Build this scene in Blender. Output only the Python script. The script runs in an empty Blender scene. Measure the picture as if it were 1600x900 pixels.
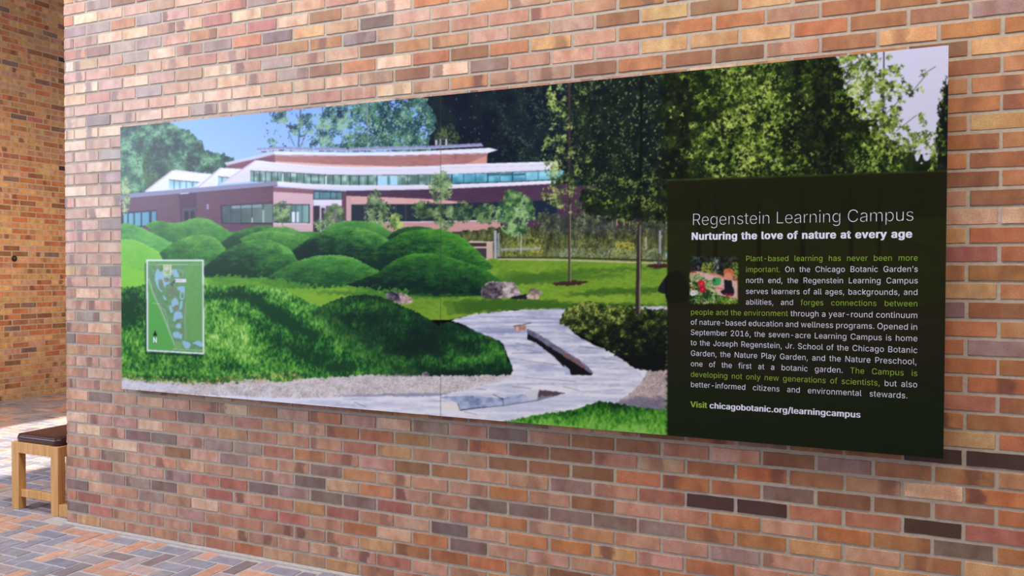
import bpy, bmesh, math, random
import numpy as np
from mathutils import Vector, Matrix

SC = bpy.context.scene
COL = SC.collection

# ---------------------------------------------------------------- camera
CAM_F = 1263.53            # focal length in pixels of the 1600-wide frame
CAM_YAW, CAM_PITCH, CAM_ROLL = -0.41985890, -0.01822154, 0.00306590
CAM_POS = np.array([4.44917633, -3.35660426, 1.51632814])


def camera_axes():
    cy, sy, cp, sp = math.cos(CAM_YAW), math.sin(CAM_YAW), math.cos(CAM_PITCH), math.sin(CAM_PITCH)
    fw = np.array([sy * cp, cy * cp, sp])
    r = np.array([cy, -sy, 0.0])
    u = np.cross(r, fw)
    cr, sr = math.cos(CAM_ROLL), math.sin(CAM_ROLL)
    return cr * r + sr * u, -sr * r + cr * u, fw


AX_R, AX_U, AX_F = camera_axes()
cam_data = bpy.data.cameras.new('camera')
cam_data.sensor_width = 36.0
cam_data.lens = CAM_F / 1600.0 * 36.0
cam_data.clip_start = 0.05
cam = bpy.data.objects.new('camera', cam_data)
COL.objects.link(cam)
M = Matrix.Identity(4)
for i in range(3):
    M[i][0], M[i][1], M[i][2], M[i][3] = AX_R[i], AX_U[i], -AX_F[i], CAM_POS[i]
cam.matrix_world = M
SC.camera = cam

# ---------------------------------------------------------------- world, lights, exposure
SC.view_settings.view_transform = 'Standard'
SC.view_settings.look = 'None'
SC.view_settings.gamma = 1.0
SC.view_settings.use_curve_mapping = False
SC.view_settings.exposure = 0.0

world = bpy.data.worlds.new('world')
SC.world = world
world.use_nodes = True
bg = world.node_tree.nodes['Background']
bg.inputs[0].default_value = (0.80, 0.86, 1.0, 1)
bg.inputs[1].default_value = 0.24


def area_light(name, loc, target, size, size_y, power, color):
    d = bpy.data.lights.new(name, 'AREA')
    d.shape = 'RECTANGLE'
    d.size, d.size_y, d.energy, d.color = size, size_y, power, color
    o = bpy.data.objects.new(name, d)
    COL.objects.link(o)
    o.location = loc
    o.rotation_euler = (Vector(target) - Vector(loc)).to_track_quat('-Z', 'Y').to_euler()
    return o


# daylight from the tall windows on the left of the hall, in front of the sign wall
area_light('window_daylight', (-4.2, -4.0, 3.2), (1.6, 0.0, 0.7), 4.0, 2.6, 390, (0.74, 0.83, 1.0))
# ceiling skylight above the hall
area_light('skylight_daylight', (2.0, -1.05, 4.9), (2.2, 0.0, 0.4), 6.5, 1.0, 285, (0.96, 0.97, 1.0))
# warm lamps of the hall: one on the right, one by the far wall
area_light('right_hall_lamp', (6.4, -1.7, 4.4), (5.6, 0.0, 1.8), 1.4, 1.0, 70, (1.0, 0.74, 0.46))
area_light('hall_lamp', (-2.4, 2.2, 2.2), (-4.83, 3.0, 1.2), 1.0, 1.0, 50, (1.0, 0.68, 0.36))
sun_d = bpy.data.lights.new('sun', 'SUN')
sun_d.energy = 8.5
sun_d.angle = 0.03
sun_d.color = (1.0, 0.95, 0.88)
sun = bpy.data.objects.new('sun', sun_d)
COL.objects.link(sun)
sun.rotation_euler = Vector((0.0, 0.45, -1.0)).to_track_quat('-Z', 'Y').to_euler()


# ---------------------------------------------------------------- helpers
def lin(c):
    c = np.asarray(c, dtype=float) / 255.0
    return np.where(c <= 0.04045, c / 12.92, ((c + 0.055) / 1.055) ** 2.4)


def rgba(c):
    v = lin(c)
    return (float(v[0]), float(v[1]), float(v[2]), 1.0)


def link(name, me, parent=None, kind=None):
    o = bpy.data.objects.new(name, me)
    COL.objects.link(o)
    if parent is not None:
        o.parent = parent
    if kind:
        o['kind'] = kind
    return o


def thing(name, loc, label, cat, group=None):
    o = bpy.data.objects.new(name, None)
    o.empty_display_size = 0.1
    COL.objects.link(o)
    o.location = loc
    o['label'] = label
    o['category'] = cat
    if group:
        o['group'] = group
    return o


def new_mat(name):
    m = bpy.data.materials.new(name)
    m.use_nodes = True
    return m, m.node_tree.nodes, m.node_tree.links, m.node_tree.nodes['Principled BSDF']


def on_plane_y(px, py, Y):
    """point of the plane y = Y that is seen at a measured place of the photograph"""
    d = AX_F * CAM_F + AX_R * (px - 800.0) + AX_U * (450.0 - py)
    t = (Y - CAM_POS[1]) / d[1]
    return CAM_POS + t * d


# ---------------------------------------------------------------- brick and paver materials
def math_node(nd, op, a=None, b=None):
    n = nd.new('ShaderNodeMath')
    n.operation = op
    if a is not None and not hasattr(a, 'links'):
        n.inputs[0].default_value = a
    if b is not None and not hasattr(b, 'links'):
        n.inputs[1].default_value = b
    return n


def brick_material(name, rough, spec, streak):
    m, nd, lk, p = new_mat(name)
    col = nd.new('ShaderNodeAttribute'); col.attribute_name = 'tone'
    band = nd.new('ShaderNodeAttribute'); band.attribute_name = 'band'
    uv = nd.new('ShaderNodeUVMap'); uv.uv_map = 'brick_uv'
    sep = nd.new('ShaderNodeSeparateColor'); lk.new(band.outputs['Color'], sep.inputs[0])
    suv = nd.new('ShaderNodeSeparateXYZ'); lk.new(uv.outputs[0], suv.inputs[0])
    geo = nd.new('ShaderNodeTexCoord')
    n1 = nd.new('ShaderNodeTexNoise'); n1.inputs['Scale'].default_value = 22; n1.inputs['Detail'].default_value = 5
    lk.new(geo.outputs['Object'], n1.inputs['Vector'])
    n2 = nd.new('ShaderNodeTexNoise'); n2.inputs['Scale'].default_value = 190; n2.inputs['Detail'].default_value = 3
    lk.new(geo.outputs['Object'], n2.inputs['Vector'])
    # streaks running across a brick: noise along its length, different for every brick
    comb = nd.new('ShaderNodeCombineXYZ')
    mu = math_node(nd, 'MULTIPLY', None, 2.6); lk.new(suv.outputs[0], mu.inputs[0])
    ms = math_node(nd, 'MULTIPLY', None, 91.0); lk.new(sep.outputs[2], ms.inputs[0])
    mv = math_node(nd, 'MULTIPLY', None, 0.35); lk.new(suv.outputs[1], mv.inputs[0])
    lk.new(mu.outputs[0], comb.inputs[0]); lk.new(ms.outputs[0], comb.inputs[1]); lk.new(mv.outputs[0], comb.inputs[2])
    n3 = nd.new('ShaderNodeTexNoise'); n3.inputs['Scale'].default_value = 1.0; n3.inputs['Detail'].default_value = 2
    lk.new(comb.outputs[0], n3.inputs['Vector'])
    # the dark flash band of some bricks
    wob = math_node(nd, 'MULTIPLY_ADD', None, 0.34); wob.inputs[2].default_value = -0.17; lk.new(n1.outputs['Fac'], wob.inputs[0])
    d1 = math_node(nd, 'SUBTRACT'); lk.new(suv.outputs[0], d1.inputs[0]); lk.new(sep.outputs[0], d1.inputs[1])
    d1b = math_node(nd, 'ADD'); lk.new(d1.outputs[0], d1b.inputs[0]); lk.new(wob.outputs[0], d1b.inputs[1])
    d2 = math_node(nd, 'ABSOLUTE'); lk.new(d1b.outputs[0], d2.inputs[0])
    d3 = nd.new('ShaderNodeMapRange'); d3.interpolation_type = 'SMOOTHSTEP'
    d3.inputs['From Min'].default_value = 0.20; d3.inputs['From Max'].default_value = 0.07
    d3.inputs['To Min'].default_value = 0.0; d3.inputs['To Max'].default_value = 1.0
    lk.new(d2.outputs[0], d3.inputs['Value'])
    bf = math_node(nd, 'MULTIPLY'); lk.new(d3.outputs[0], bf.inputs[0]); lk.new(sep.outputs[1], bf.inputs[1])
    r3 = nd.new('ShaderNodeMapRange'); r3.inputs['From Min'].default_value = 0.42; r3.inputs['From Max'].default_value = 0.64
    r3.inputs['To Min'].default_value = 0.0; r3.inputs['To Max'].default_value = 1.0
    lk.new(n3.outputs['Fac'], r3.inputs['Value'])
    hue = nd.new('ShaderNodeMix'); hue.data_type = 'RGBA'; hue.blend_type = 'MULTIPLY'
    hue.inputs[7].default_value = (0.80, 0.62, 0.52, 1)
    sf = math_node(nd, 'MULTIPLY', None, streak); lk.new(r3.outputs[0], sf.inputs[0])
    lk.new(sf.outputs[0], hue.inputs[0]); lk.new(col.outputs['Color'], hue.inputs[6])
    dark = nd.new('ShaderNodeMix'); dark.data_type = 'RGBA'; dark.blend_type = 'MIX'
    dark.inputs[7].default_value = rgba((112, 66, 54))
    lk.new(bf.outputs[0], dark.inputs[0]); lk.new(hue.outputs[2], dark.inputs[6])
    mot = nd.new('ShaderNodeMapRange'); mot.inputs['From Min'].default_value = 0.3; mot.inputs['From Max'].default_value = 0.7
    mot.inputs['To Min'].default_value = 0.84; mot.inputs['To Max'].default_value = 1.14
    lk.new(n1.outputs['Fac'], mot.inputs['Value'])
    fin = nd.new('ShaderNodeMapRange'); fin.inputs['From Min'].default_value = 0.28; fin.inputs['From Max'].default_value = 0.6
    fin.inputs['To Min'].default_value = 0.80; fin.inputs['To Max'].default_value = 1.06
    lk.new(n2.outputs['Fac'], fin.inputs['Value'])
    mm = math_node(nd, 'MULTIPLY'); lk.new(mot.outputs[0], mm.inputs[0]); lk.new(fin.outputs[0], mm.inputs[1])
    out = nd.new('ShaderNodeVectorMath'); out.operation = 'SCALE'
    lk.new(dark.outputs[2], out.inputs[0]); lk.new(mm.outputs[0], out.inputs['Scale'])
    lk.new(out.outputs[0], p.inputs['Base Color'])
    bump = nd.new('ShaderNodeBump'); bump.inputs['Strength'].default_value = 0.35; bump.inputs['Distance'].default_value = 0.002
    lk.new(n2.outputs['Fac'], bump.inputs['Height']); lk.new(bump.outputs[0], p.inputs['Normal'])
    p.inputs['Roughness'].default_value = rough
    p.inputs['Specular IOR Level'].default_value = spec
    return m


def plain_material(name, c, rough=0.6, spec=0.5, nscale=0.0, namp=0.0, bump=0.0):
    m, nd, lk, p = new_mat(name)
    p.inputs['Base Color'].default_value = rgba(c)
    p.inputs['Roughness'].default_value = rough
    p.inputs['Specular IOR Level'].default_value = spec
    if nscale:
        geo = nd.new('ShaderNodeTexCoord')
        n = nd.new('ShaderNodeTexNoise'); n.inputs['Scale'].default_value = nscale; n.inputs['Detail'].default_value = 5
        lk.new(geo.outputs['Object'], n.inputs['Vector'])
        mr = nd.new('ShaderNodeMapRange'); mr.inputs['From Min'].default_value = 0.25; mr.inputs['From Max'].default_value = 0.75
        mr.inputs['To Min'].default_value = 1 - namp; mr.inputs['To Max'].default_value = 1 + namp
        lk.new(n.outputs['Fac'], mr.inputs['Value'])
        sc = nd.new('ShaderNodeVectorMath'); sc.operation = 'SCALE'
        sc.inputs[0].default_value = rgba(c)[:3]
        lk.new(mr.outputs[0], sc.inputs['Scale']); lk.new(sc.outputs[0], p.inputs['Base Color'])
        if bump:
            b = nd.new('ShaderNodeBump'); b.inputs['Strength'].default_value = bump; b.inputs['Distance'].default_value = 0.003
            lk.new(n.outputs['Fac'], b.inputs['Height']); lk.new(b.outputs[0], p.inputs['Normal'])
    return m


MAT_BRICK = brick_material('fired_brick', 0.50, 0.75, 0.85)
MAT_PAVER = brick_material('clay_paver', 0.55, 0.5, 0.35)
MAT_MORTAR = plain_material('mortar', (178, 167, 154), 0.9, 0.3, 60, 0.14, 0.4)
MAT_GROUT = plain_material('paver_grout', (176, 170, 168), 0.85, 0.3, 40, 0.15, 0.3)
MAT_WHITE = plain_material('white_plaster', (226, 222, 214), 0.9, 0.3, 3, 0.03)

# ---------------------------------------------------------------- brick work
COURSE, PITCH, PHASE = 0.0677, 0.2032, 0.18837543
TONE = {
    'P': [(194, 148, 122), (202, 158, 132), (186, 138, 112), (196, 150, 122), (188, 138, 112), (198, 152, 132)],
    'B': [(220, 184, 154), (214, 174, 142)],
    'O': [(186, 120, 76), (192, 128, 84)],
    'R': [(178, 116, 96), (172, 110, 92), (182, 120, 98)],
    'G': [(164, 137, 128), (158, 133, 124)],
    'D': [(130, 107, 100), (136, 111, 102)],
    'T': [(184, 126, 80), (176, 120, 76), (190, 136, 92), (170, 116, 74)],
    'K': [(66, 44, 40), (72, 46, 38)],
    'N': [(146, 100, 68), (152, 106, 72)],
    'Y': [(208, 166, 116), (200, 156, 108)],
}
BRICK_TONES = {
    'D': [(-1, 4), (-1, 5), (1, -1), (3, -1), (3, 12), (4, 2), (4, 8), (4, 11), (5, 6), (5, 8), (5, 9), (6, 7), (6, 12), (6, 13), (6, 14), (6, 15), (7, 8), (7, 22), (8, 1), (8, 2), (9, 19), (11, 13), (16, -2), (20, 21), (22, 0), (26, 0), (40, 6), (40, 9)],
    'G': [(3, 2), (4, 0), (4, 1), (4, 8), (5, 3), (5, 4), (5, 7), (5, 10), (5, 18), (6, 16), (8, 4), (8, 5), (11, 11), (18, -1), (18, 22), (30, 0), (35, 4), (36, 12), (36, 22), (37, 2), (37, 7), (39, 9), (40, 1), (40, 4), (41, 1), (41, 2), (43, -1), (43, 0), (43, 2), (45, 0)],
    'K': [(8, 17), (8, 18), (8, 21), (12, 21), (12, 22), (40, 2)],
    'R': [(1, 0), (1, 10), (2, -1), (3, 6), (3, 7), (4, 4), (4, 6), (4, 8), (5, 0), (5, 4), (5, 5), (5, 10), (8, 16), (8, 19), (8, 20), (8, 22), (11, 17), (39, 6)],
    'O': [(0, 5), (4, 13), (4, 17), (10, 8), (10, 9), (10, 12), (10, 18), (13, 21), (16, 21), (16, 22), (18, 21), (24, 22), (36, 21), (37, 9), (37, 11), (40, 12)],
    'N': [(9, 13), (9, 14), (9, 15), (9, 20), (9, 21), (10, 13), (10, 14), (11, 15), (11, 16), (20, 22), (27, 22), (34, 21), (35, 15), (35, 18), (36, 21), (37, 8), (37, 12), (37, 21), (38, 15), (38, 17), (41, 0)],
    'Y': [(36, 16), (36, 17), (36, 18), (37, -1), (38, 16), (38, 18), (40, -1), (40, 7)],
    'B': [(24, 0), (27, 0), (28, 0), (31, 0), (32, 1), (34, 0), (35, 2), (35, 3), (35, 10), (36, 3), (36, 4), (36, 5), (36, 7), (36, 8), (37, 5), (37, 10), (38, 1), (40, 2), (42, 0), (42, 1), (42, 3)],
}
EXTRA_TONES = {}

TONE_OF = {key: k for k, lst in BRICK_TONES.items() for key in lst}
TONE_OF.update({key: k for key, k in EXTRA_TONES.items()})


class Units:
    """collects brick-like blocks of one surface; every block keeps its own tone, band and face coordinates"""

    def __init__(self):
        self.v, self.f, self.tone, self.band, self.uv = [], [], [], [], []

    def block(self, origin, eu, ev, en, u0, u1, v0, v1, tone, band, rng, depth=0.008, nu=7, nv=3, jit=0.0009, inset=0.0022):
        """face in the plane origin + u*eu + v*ev, sides going back along -en"""
        per = []
        for k in range(nu):
            per.append((u0 + (u1 - u0) * k / nu, v0, 0, -1))
        for k in range(nv):
            per.append((u1, v0 + (v1 - v0) * k / nv, 1, 0))
        for k in range(nu):
            per.append((u1 - (u1 - u0) * k / nu, v1, 0, 1))
        for k in range(nv):
            per.append((u0, v1 - (v1 - v0) * k / nv, -1, 0))
        n = len(per)
        base = len(self.v)
        cu, cv = (u0 + u1) / 2, (v0 + v1) / 2
        out, inn = [], []
        proud = rng.uniform(-0.0012, 0.0012)
        for (u, v, a, b) in per:
            j = rng.uniform(-jit, jit)
            u_, v_ = u + a * j, v + b * j
            out.append((u_, v_, -depth))
            su = u_ + (inset if u_ < cu else -inset) * (1 if abs(u_ - cu) > (u1 - u0) / 2 - 0.004 else 0)
            sv = v_ + (inset if v_ < cv else -inset) * (1 if abs(v_ - cv) > (v1 - v0) / 2 - 0.004 else 0)
            inn.append((su, sv, proud))
        for (u, v, d) in out + inn:
            p = origin + eu * u + ev * v + en * d
            self.v.append((p[0], p[1], p[2]))
            self.tone.append(tone)
            self.band.append(band)
            self.uv.append(((u - u0) / (u1 - u0), (v - v0) / (v1 - v0)))
        self.f.append([base + n + k for k in range(n)])
        for k in range(n):
            q = (k + 1) % n
            self.f.append([base + k, base + q, base + n + q, base + n + k])

    def mesh(self, name, mats, extra_faces=()):
        """extra_faces: quads of mortar (material slot 1)"""
        me = bpy.data.meshes.new(name)
        v, f = list(self.v), list(self.f)
        nb = len(f)
        tone, band, uv = list(self.tone), list(self.band), list(self.uv)
        for quad in extra_faces:
            b = len(v)
            v += [tuple(q) for q in quad]
            f.append([b + k for k in range(len(quad))])
            tone += [(0.4, 0.4, 0.4)] * len(quad)
            band += [(0, 0, 0)] * len(quad)
            uv += [(0, 0)] * len(quad)
        me.from_pydata(v, [], f)
        me.polygons.foreach_set('material_index', [0] * nb + [1] * (len(f) - nb))
        for m in mats:
            me.materials.append(m)
        a = me.color_attributes.new('tone', 'FLOAT_COLOR', 'POINT')
        a.data.foreach_set('color', np.hstack([np.array(tone), np.ones((len(v), 1))]).astype(np.float32).ravel())
        a = me.color_attributes.new('band', 'FLOAT_COLOR', 'POINT')
        a.data.foreach_set('color', np.hstack([np.array(band), np.ones((len(v), 1))]).astype(np.float32).ravel())
        l = me.uv_layers.new(name='brick_uv')
        idx = np.empty(len(me.loops), dtype=np.int32)
        me.loops.foreach_get('vertex_index', idx)
        l.data.foreach_set('uv', np.array(uv, dtype=np.float32)[idx].ravel())
        me.update()
        return me


def pick(rng, mix):
    t = rng.random() * sum(w for _, w in mix)
    for k, w in mix:
        t -= w
        if t <= 0:
            return k
    return mix[0][0]


def brick_tone(rng, k):
    c = np.array(rng.choice(TONE[k]), dtype=float)
    c = c * rng.uniform(0.93, 1.05) + np.array([rng.uniform(-5, 5) for _ in range(3)])
    return tuple(lin(np.clip(c, 5, 250)))


def brick_face(U, origin, eu, ev, en, ulen, ztop, phase, rng, mix, overrides=None, z0=0.0, band_p=0.42):
    rows = int(math.ceil((ztop - z0) / COURSE))
    for n in range(rows):
        ph = phase if n % 2 else phase + PITCH / 2
        i = int(math.floor((0 - ph) / PITCH))
        zl = z0 + n * COURSE + 0.0055
        zh = min(z0 + (n + 1) * COURSE - 0.0055, ztop)
        dz = rng.uniform(-0.001, 0.001)
        while ph + i * PITCH < ulen:
            jl = rng.uniform(0.0035, 0.0075)
            jr = rng.uniform(0.0035, 0.0075)
            a = max(ph + i * PITCH + jl, 0.0)
            b = min(ph + (i + 1) * PITCH - jr, ulen)
            if b - a > 0.015:
                k = (overrides or {}).get((n, i)) or pick(rng, mix(ph + i * PITCH, zl) if callable(mix) else mix)
                hasb = rng.random() < band_p and k in 'PBOYGT'
                band = (rng.choice([rng.uniform(0.05, 0.25), rng.uniform(0.6, 0.95), rng.uniform(0.3, 0.7)]),
                        rng.uniform(0.25, 0.85) if hasb else 0.0, rng.random())
                U.block(origin, eu, ev, en, a, b, zl + dz, zh + dz, brick_tone(rng, k), band, rng)
            i += 1


X1, X2, X3 = np.array([1.0, 0, 0]), np.array([0, 1.0, 0]), np.array([0, 0, 1.0])
WALL_END, WALL_TOP, FAR_X = 8.0, 4.95, -4.82
rng = random.Random(11)


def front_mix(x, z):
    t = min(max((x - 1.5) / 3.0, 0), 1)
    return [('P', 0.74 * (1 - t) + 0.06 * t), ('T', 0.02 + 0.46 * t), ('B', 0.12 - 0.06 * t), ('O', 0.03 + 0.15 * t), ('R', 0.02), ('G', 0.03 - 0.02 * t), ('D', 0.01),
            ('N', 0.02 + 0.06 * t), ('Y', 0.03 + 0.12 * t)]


U = Units()
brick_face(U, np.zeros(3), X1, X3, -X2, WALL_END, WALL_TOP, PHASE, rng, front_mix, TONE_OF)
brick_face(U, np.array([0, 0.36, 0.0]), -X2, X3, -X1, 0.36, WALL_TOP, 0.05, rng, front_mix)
g = 0.003
mort = [[(g, g, 0), (WALL_END, g, 0), (WALL_END, g, WALL_TOP), (g, g, WALL_TOP)],
        [(g, 0.36, 0), (g, g, 0), (g, g, WALL_TOP), (g, 0.36, WALL_TOP)],
        [(WALL_END, 0.36, 0), (g, 0.36, 0), (g, 0.36, WALL_TOP), (WALL_END, 0.36, WALL_TOP)],
        [(WALL_END, g, 0), (WALL_END, 0.36, 0), (WALL_END, 0.36, WALL_TOP), (WALL_END, g, WALL_TOP)],
        [(g, g, WALL_TOP), (WALL_END, g, WALL_TOP), (WALL_END, 0.36, WALL_TOP), (g, 0.36, WALL_TOP)]]
wall_front = link('wall_front', U.mesh('wall_front', [MAT_BRICK, MAT_MORTAR], mort), kind='structure')

# the far wall of the hall on the left
rng = random.Random(5)
FAR_MIX = [('Y', 0.50), ('O', 0.20), ('P', 0.12), ('N', 0.10), ('K', 0.015), ('D', 0.03), ('R', 0.025)]
FAR_Y0, FAR_Y1 = -2.0, 6.0
U = Units()
brick_face(U, np.array([FAR_X, FAR_Y0, 0.0]), X2, X3, X1, FAR_Y1 - FAR_Y0, WALL_TOP, 0.07, rng, FAR_MIX, band_p=0.3)
mort = [[(FAR_X - g, FAR_Y0, 0), (FAR_X - g, FAR_Y1, 0), (FAR_X - g, FAR_Y1, WALL_TOP), (FAR_X - g, FAR_Y0, WALL_TOP)]]
wall_left = link('wall_left', U.mesh('wall_left', [MAT_BRICK, MAT_MORTAR], mort), kind='structure')

# ---------------------------------------------------------------- paved floor: herringbone of clay pavers
PW = 0.0945
FLOOR_X0, FLOOR_X1, FLOOR_Y0, FLOOR_Y1 = FAR_X, 8.0, -4.6, 6.0
PAVE = {
    'b': [(148, 146, 160), (142, 142, 158), (156, 152, 162)], 'd': [(138, 122, 126), (132, 122, 130)],
    'o': [(202, 156, 134), (198, 148, 126), (204, 160, 140)], 't': [(188, 166, 158), (192, 170, 160), (182, 160, 156)],
    'm': [(172, 156, 160), (164, 154, 162)],
}
PAVER_SEEN = [('o', 0.46, -0.44), ('b', 0.6, -0.48), ('d', 0.73, -0.53), ('b', 0.5, -0.58), ('b', 0.22, -0.48), ('o', 0.84, -0.48),
              ('o', 0.66, -0.25), ('o', 0.35, -0.13), ('t', 0.04, -0.3), ('b', 0.16, -0.31), ('b', 0.28, -0.31), ('b', -0.19, -0.1),
              ('o', -0.32, -0.04), ('b', 0.24, -0.18), ('t', 0.46, -0.31), ('t', 0.64, -0.33), ('d', 0.82, -0.28), ('d', 1.06, -0.23),
              ('o', 0.75, -0.08), ('o', 1.24, -0.09), ('o', 1.42, -0.21), ('b', 0.51, -0.09), ('b', 0.66, -0.08), ('b', -0.42, 0.03)]
rng = random.Random(23)
U = Units()
OX, OY = 0.594, -0.482
JT = 0.0055


def paver(cx, cy, hx, hy):
    x0, x1, y0, y1 = cx - hx, cx + hx, cy - hy, cy + hy
    if x1 < FLOOR_X0 or x0 > FLOOR_X1 or y1 < FLOOR_Y0 or y0 > FLOOR_Y1:
        return
    x0, x1, y0, y1 = max(x0, FLOOR_X0), min(x1, FLOOR_X1), max(y0, FLOOR_Y0), min(y1, FLOOR_Y1)
    # pavers stop at the wall, which stands on a mortar strip
    if y1 > -0.035 and y0 < 0.0 and x1 > 0.01:
        y1 = min(y1, -0.035)
    elif y0 >= 0.0 and y0 < 0.36 and x1 > -0.01:
        x1 = min(x1, -0.02)
    if x1 - x0 < 0.02 or y1 - y0 < 0.02:
        return
    k = pick(rng, [('b', 0.36), ('t', 0.22), ('m', 0.22), ('o', 0.13), ('d', 0.07)])
    for (kk, sx, sy) in PAVER_SEEN:
        if x0 < sx < x1 and y0 < sy < y1:
            k = kk
    c = np.array(rng.choice(PAVE[k]), dtype=float) * rng.uniform(0.95, 1.05)
    long_x = hx > hy
    eu, ev, org = (X1, X2, np.zeros(3)) if long_x else (X2, -X1, np.zeros(3))
    band = (0.5, 0.0, rng.random())
    if long_x:
        U.block(org, eu, ev, X3, x0, x1, y0, y1, tuple(lin(np.clip(c * 0.95, 0, 255))), band, rng, depth=0.006, nu=4, nv=2, jit=0.0006, inset=0.003)
    else:
        U.block(org, eu, ev, X3, y0, y1, -x1, -x0, tuple(lin(np.clip(c * 0.95, 0, 255))), band, rng, depth=0.006, nu=4, nv=2, jit=0.0006, inset=0.003)


for a in range(-120, 120):
    for b in range(-60, 60):
        hx_, hy_ = OX + PW * (a + 2 * b), OY + PW * (a - 2 * b)
        if not (FLOOR_X0 - 0.5 < hx_ < FLOOR_X1 + 0.5 and FLOOR_Y0 - 0.5 < hy_ < FLOOR_Y1 + 0.5):
            continue
        paver(hx_, hy_, PW - JT, PW / 2 - JT)
        paver(hx_ - 1.5 * PW, hy_ + 0.5 * PW, PW / 2 - JT, PW - JT)
gz = -0.0025
grout = [[(FLOOR_X0, FLOOR_Y0, gz), (FLOOR_X1, FLOOR_Y0, gz), (FLOOR_X1, FLOOR_Y1, gz), (FLOOR_X0, FLOOR_Y1, gz)]]
floor = link('floor', U.mesh('floor', [MAT_PAVER, MAT_GROUT], grout), kind='structure')


def boxes_mesh(name, boxes, mat, bevel=0.0, seg=2):
    bm = bmesh.new()
    for (x0, x1, y0, y1, z0, z1) in boxes:
        r = bmesh.ops.create_cube(bm, size=1.0)
        for v in r['verts']:
            v.co = ((x0 + x1) / 2 + v.co.x * (x1 - x0), (y0 + y1) / 2 + v.co.y * (y1 - y0), (z0 + z1) / 2 + v.co.z * (z1 - z0))
    if bevel:
        bmesh.ops.bevel(bm, geom=list(bm.edges), offset=bevel, segments=seg, profile=0.7, affect='EDGES')
    me = bpy.data.meshes.new(name)
    bm.to_mesh(me)
    bm.free()
    me.materials.append(mat)
    return me


# mortar strip along the foot of the sign wall
link('trim_1', boxes_mesh('trim_1', [(0.0, WALL_END, -0.032, 0.004, -0.004, 0.004)], MAT_GROUT, 0.002), kind='structure')

# ceiling with the long roof light that lets the sun fall on the floor behind the wall
SX0, SX1, SY0, SY1 = -3.26, -1.42, -3.6, 3.2
CZ0, CZ1 = 4.95, 5.15
link('ceiling', boxes_mesh('ceiling', [(FLOOR_X0 - 0.3, SX0, -8.0, FLOOR_Y1, CZ0, CZ1), (SX1, FLOOR_X1, -8.0, FLOOR_Y1, CZ0, CZ1),
                                       (SX0, SX1, -8.0, SY0, CZ0, CZ1), (SX0, SX1, SY1, FLOOR_Y1, CZ0, CZ1)], MAT_WHITE), kind='structure')

# ---------------------------------------------------------------- the stool behind the wall end
def wood_material():
    m, nd, lk, p = new_mat('oak_wood')
    tc = nd.new('ShaderNodeTexCoord')
    mp = nd.new('ShaderNodeMapping'); mp.inputs['Scale'].default_value = (60, 60, 4)
    lk.new(tc.outputs['Object'], mp.inputs[0])
    n = nd.new('ShaderNodeTexNoise'); n.inputs['Scale'].default_value = 1.0; n.inputs['Detail'].default_value = 5
    n.inputs['Distortion'].default_value = 0.6
    lk.new(mp.outputs[0], n.inputs['Vector'])
    cr = nd.new('ShaderNodeValToRGB')
    cr.color_ramp.elements[0].position = 0.3; cr.color_ramp.elements[0].color = rgba((190, 134, 78))
    cr.color_ramp.elements[1].position = 0.7; cr.color_ramp.elements[1].color = rgba((220, 170, 108))
    lk.new(n.outputs['Fac'], cr.inputs[0]); lk.new(cr.outputs[0], p.inputs['Base Color'])
    p.inputs['Roughness'].default_value = 0.5
    return m


MAT_WOOD = wood_material()
MAT_LEATHER = plain_material('brown_leather', (66, 32, 34), 0.32, 0.5, 90, 0.12, 0.12)
SW, SD = 0.434, 0.43
stool = thing('stool', (-0.363, 0.05 + SD / 2, 0.0), 'square oak stool with brown leather seat, half hidden behind the end of the brick wall', 'stool')
hx, hy, LG = SW / 2, SD / 2, 0.066
for sx in (-1, 1):
    for sy in (-1, 1):
        xa, xb = sorted((sx * hx, sx * (hx - LG)))
        ya, yb = sorted((sy * hy, sy * (hy - 0.050)))
        link('leg', boxes_mesh('leg', [(xa, xb, ya, yb, 0.0, 0.428)], MAT_WOOD, 0.003), stool)
for sy in (-1, 1):
    ya, yb = sorted((sy * (hy - 0.002), sy * (hy - 0.030)))
    link('apron', boxes_mesh('apron', [(-hx + LG, hx - LG, ya, yb, 0.362, 0.430)], MAT_WOOD, 0.002), stool)
    ya, yb = sorted((sy * (hy - 0.012), sy * (hy - 0.040)))
    link('stretcher', boxes_mesh('stretcher', [(-hx + LG, hx - LG, ya, yb, 0.080, 0.126)], MAT_WOOD, 0.002), stool)
for sx in (-1, 1):
    xa, xb = sorted((sx * (hx - 0.002), sx * (hx - 0.030)))
    link('apron', boxes_mesh('apron', [(xa, xb, -hy + 0.050, hy - 0.050, 0.362, 0.430)], MAT_WOOD, 0.002), stool)
link('foot_block', boxes_mesh('foot_block', [(hx, hx + 0.11, -hy + 0.004, hy - 0.05, 0.0, 0.074)], MAT_WOOD, 0.003), stool)


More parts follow.
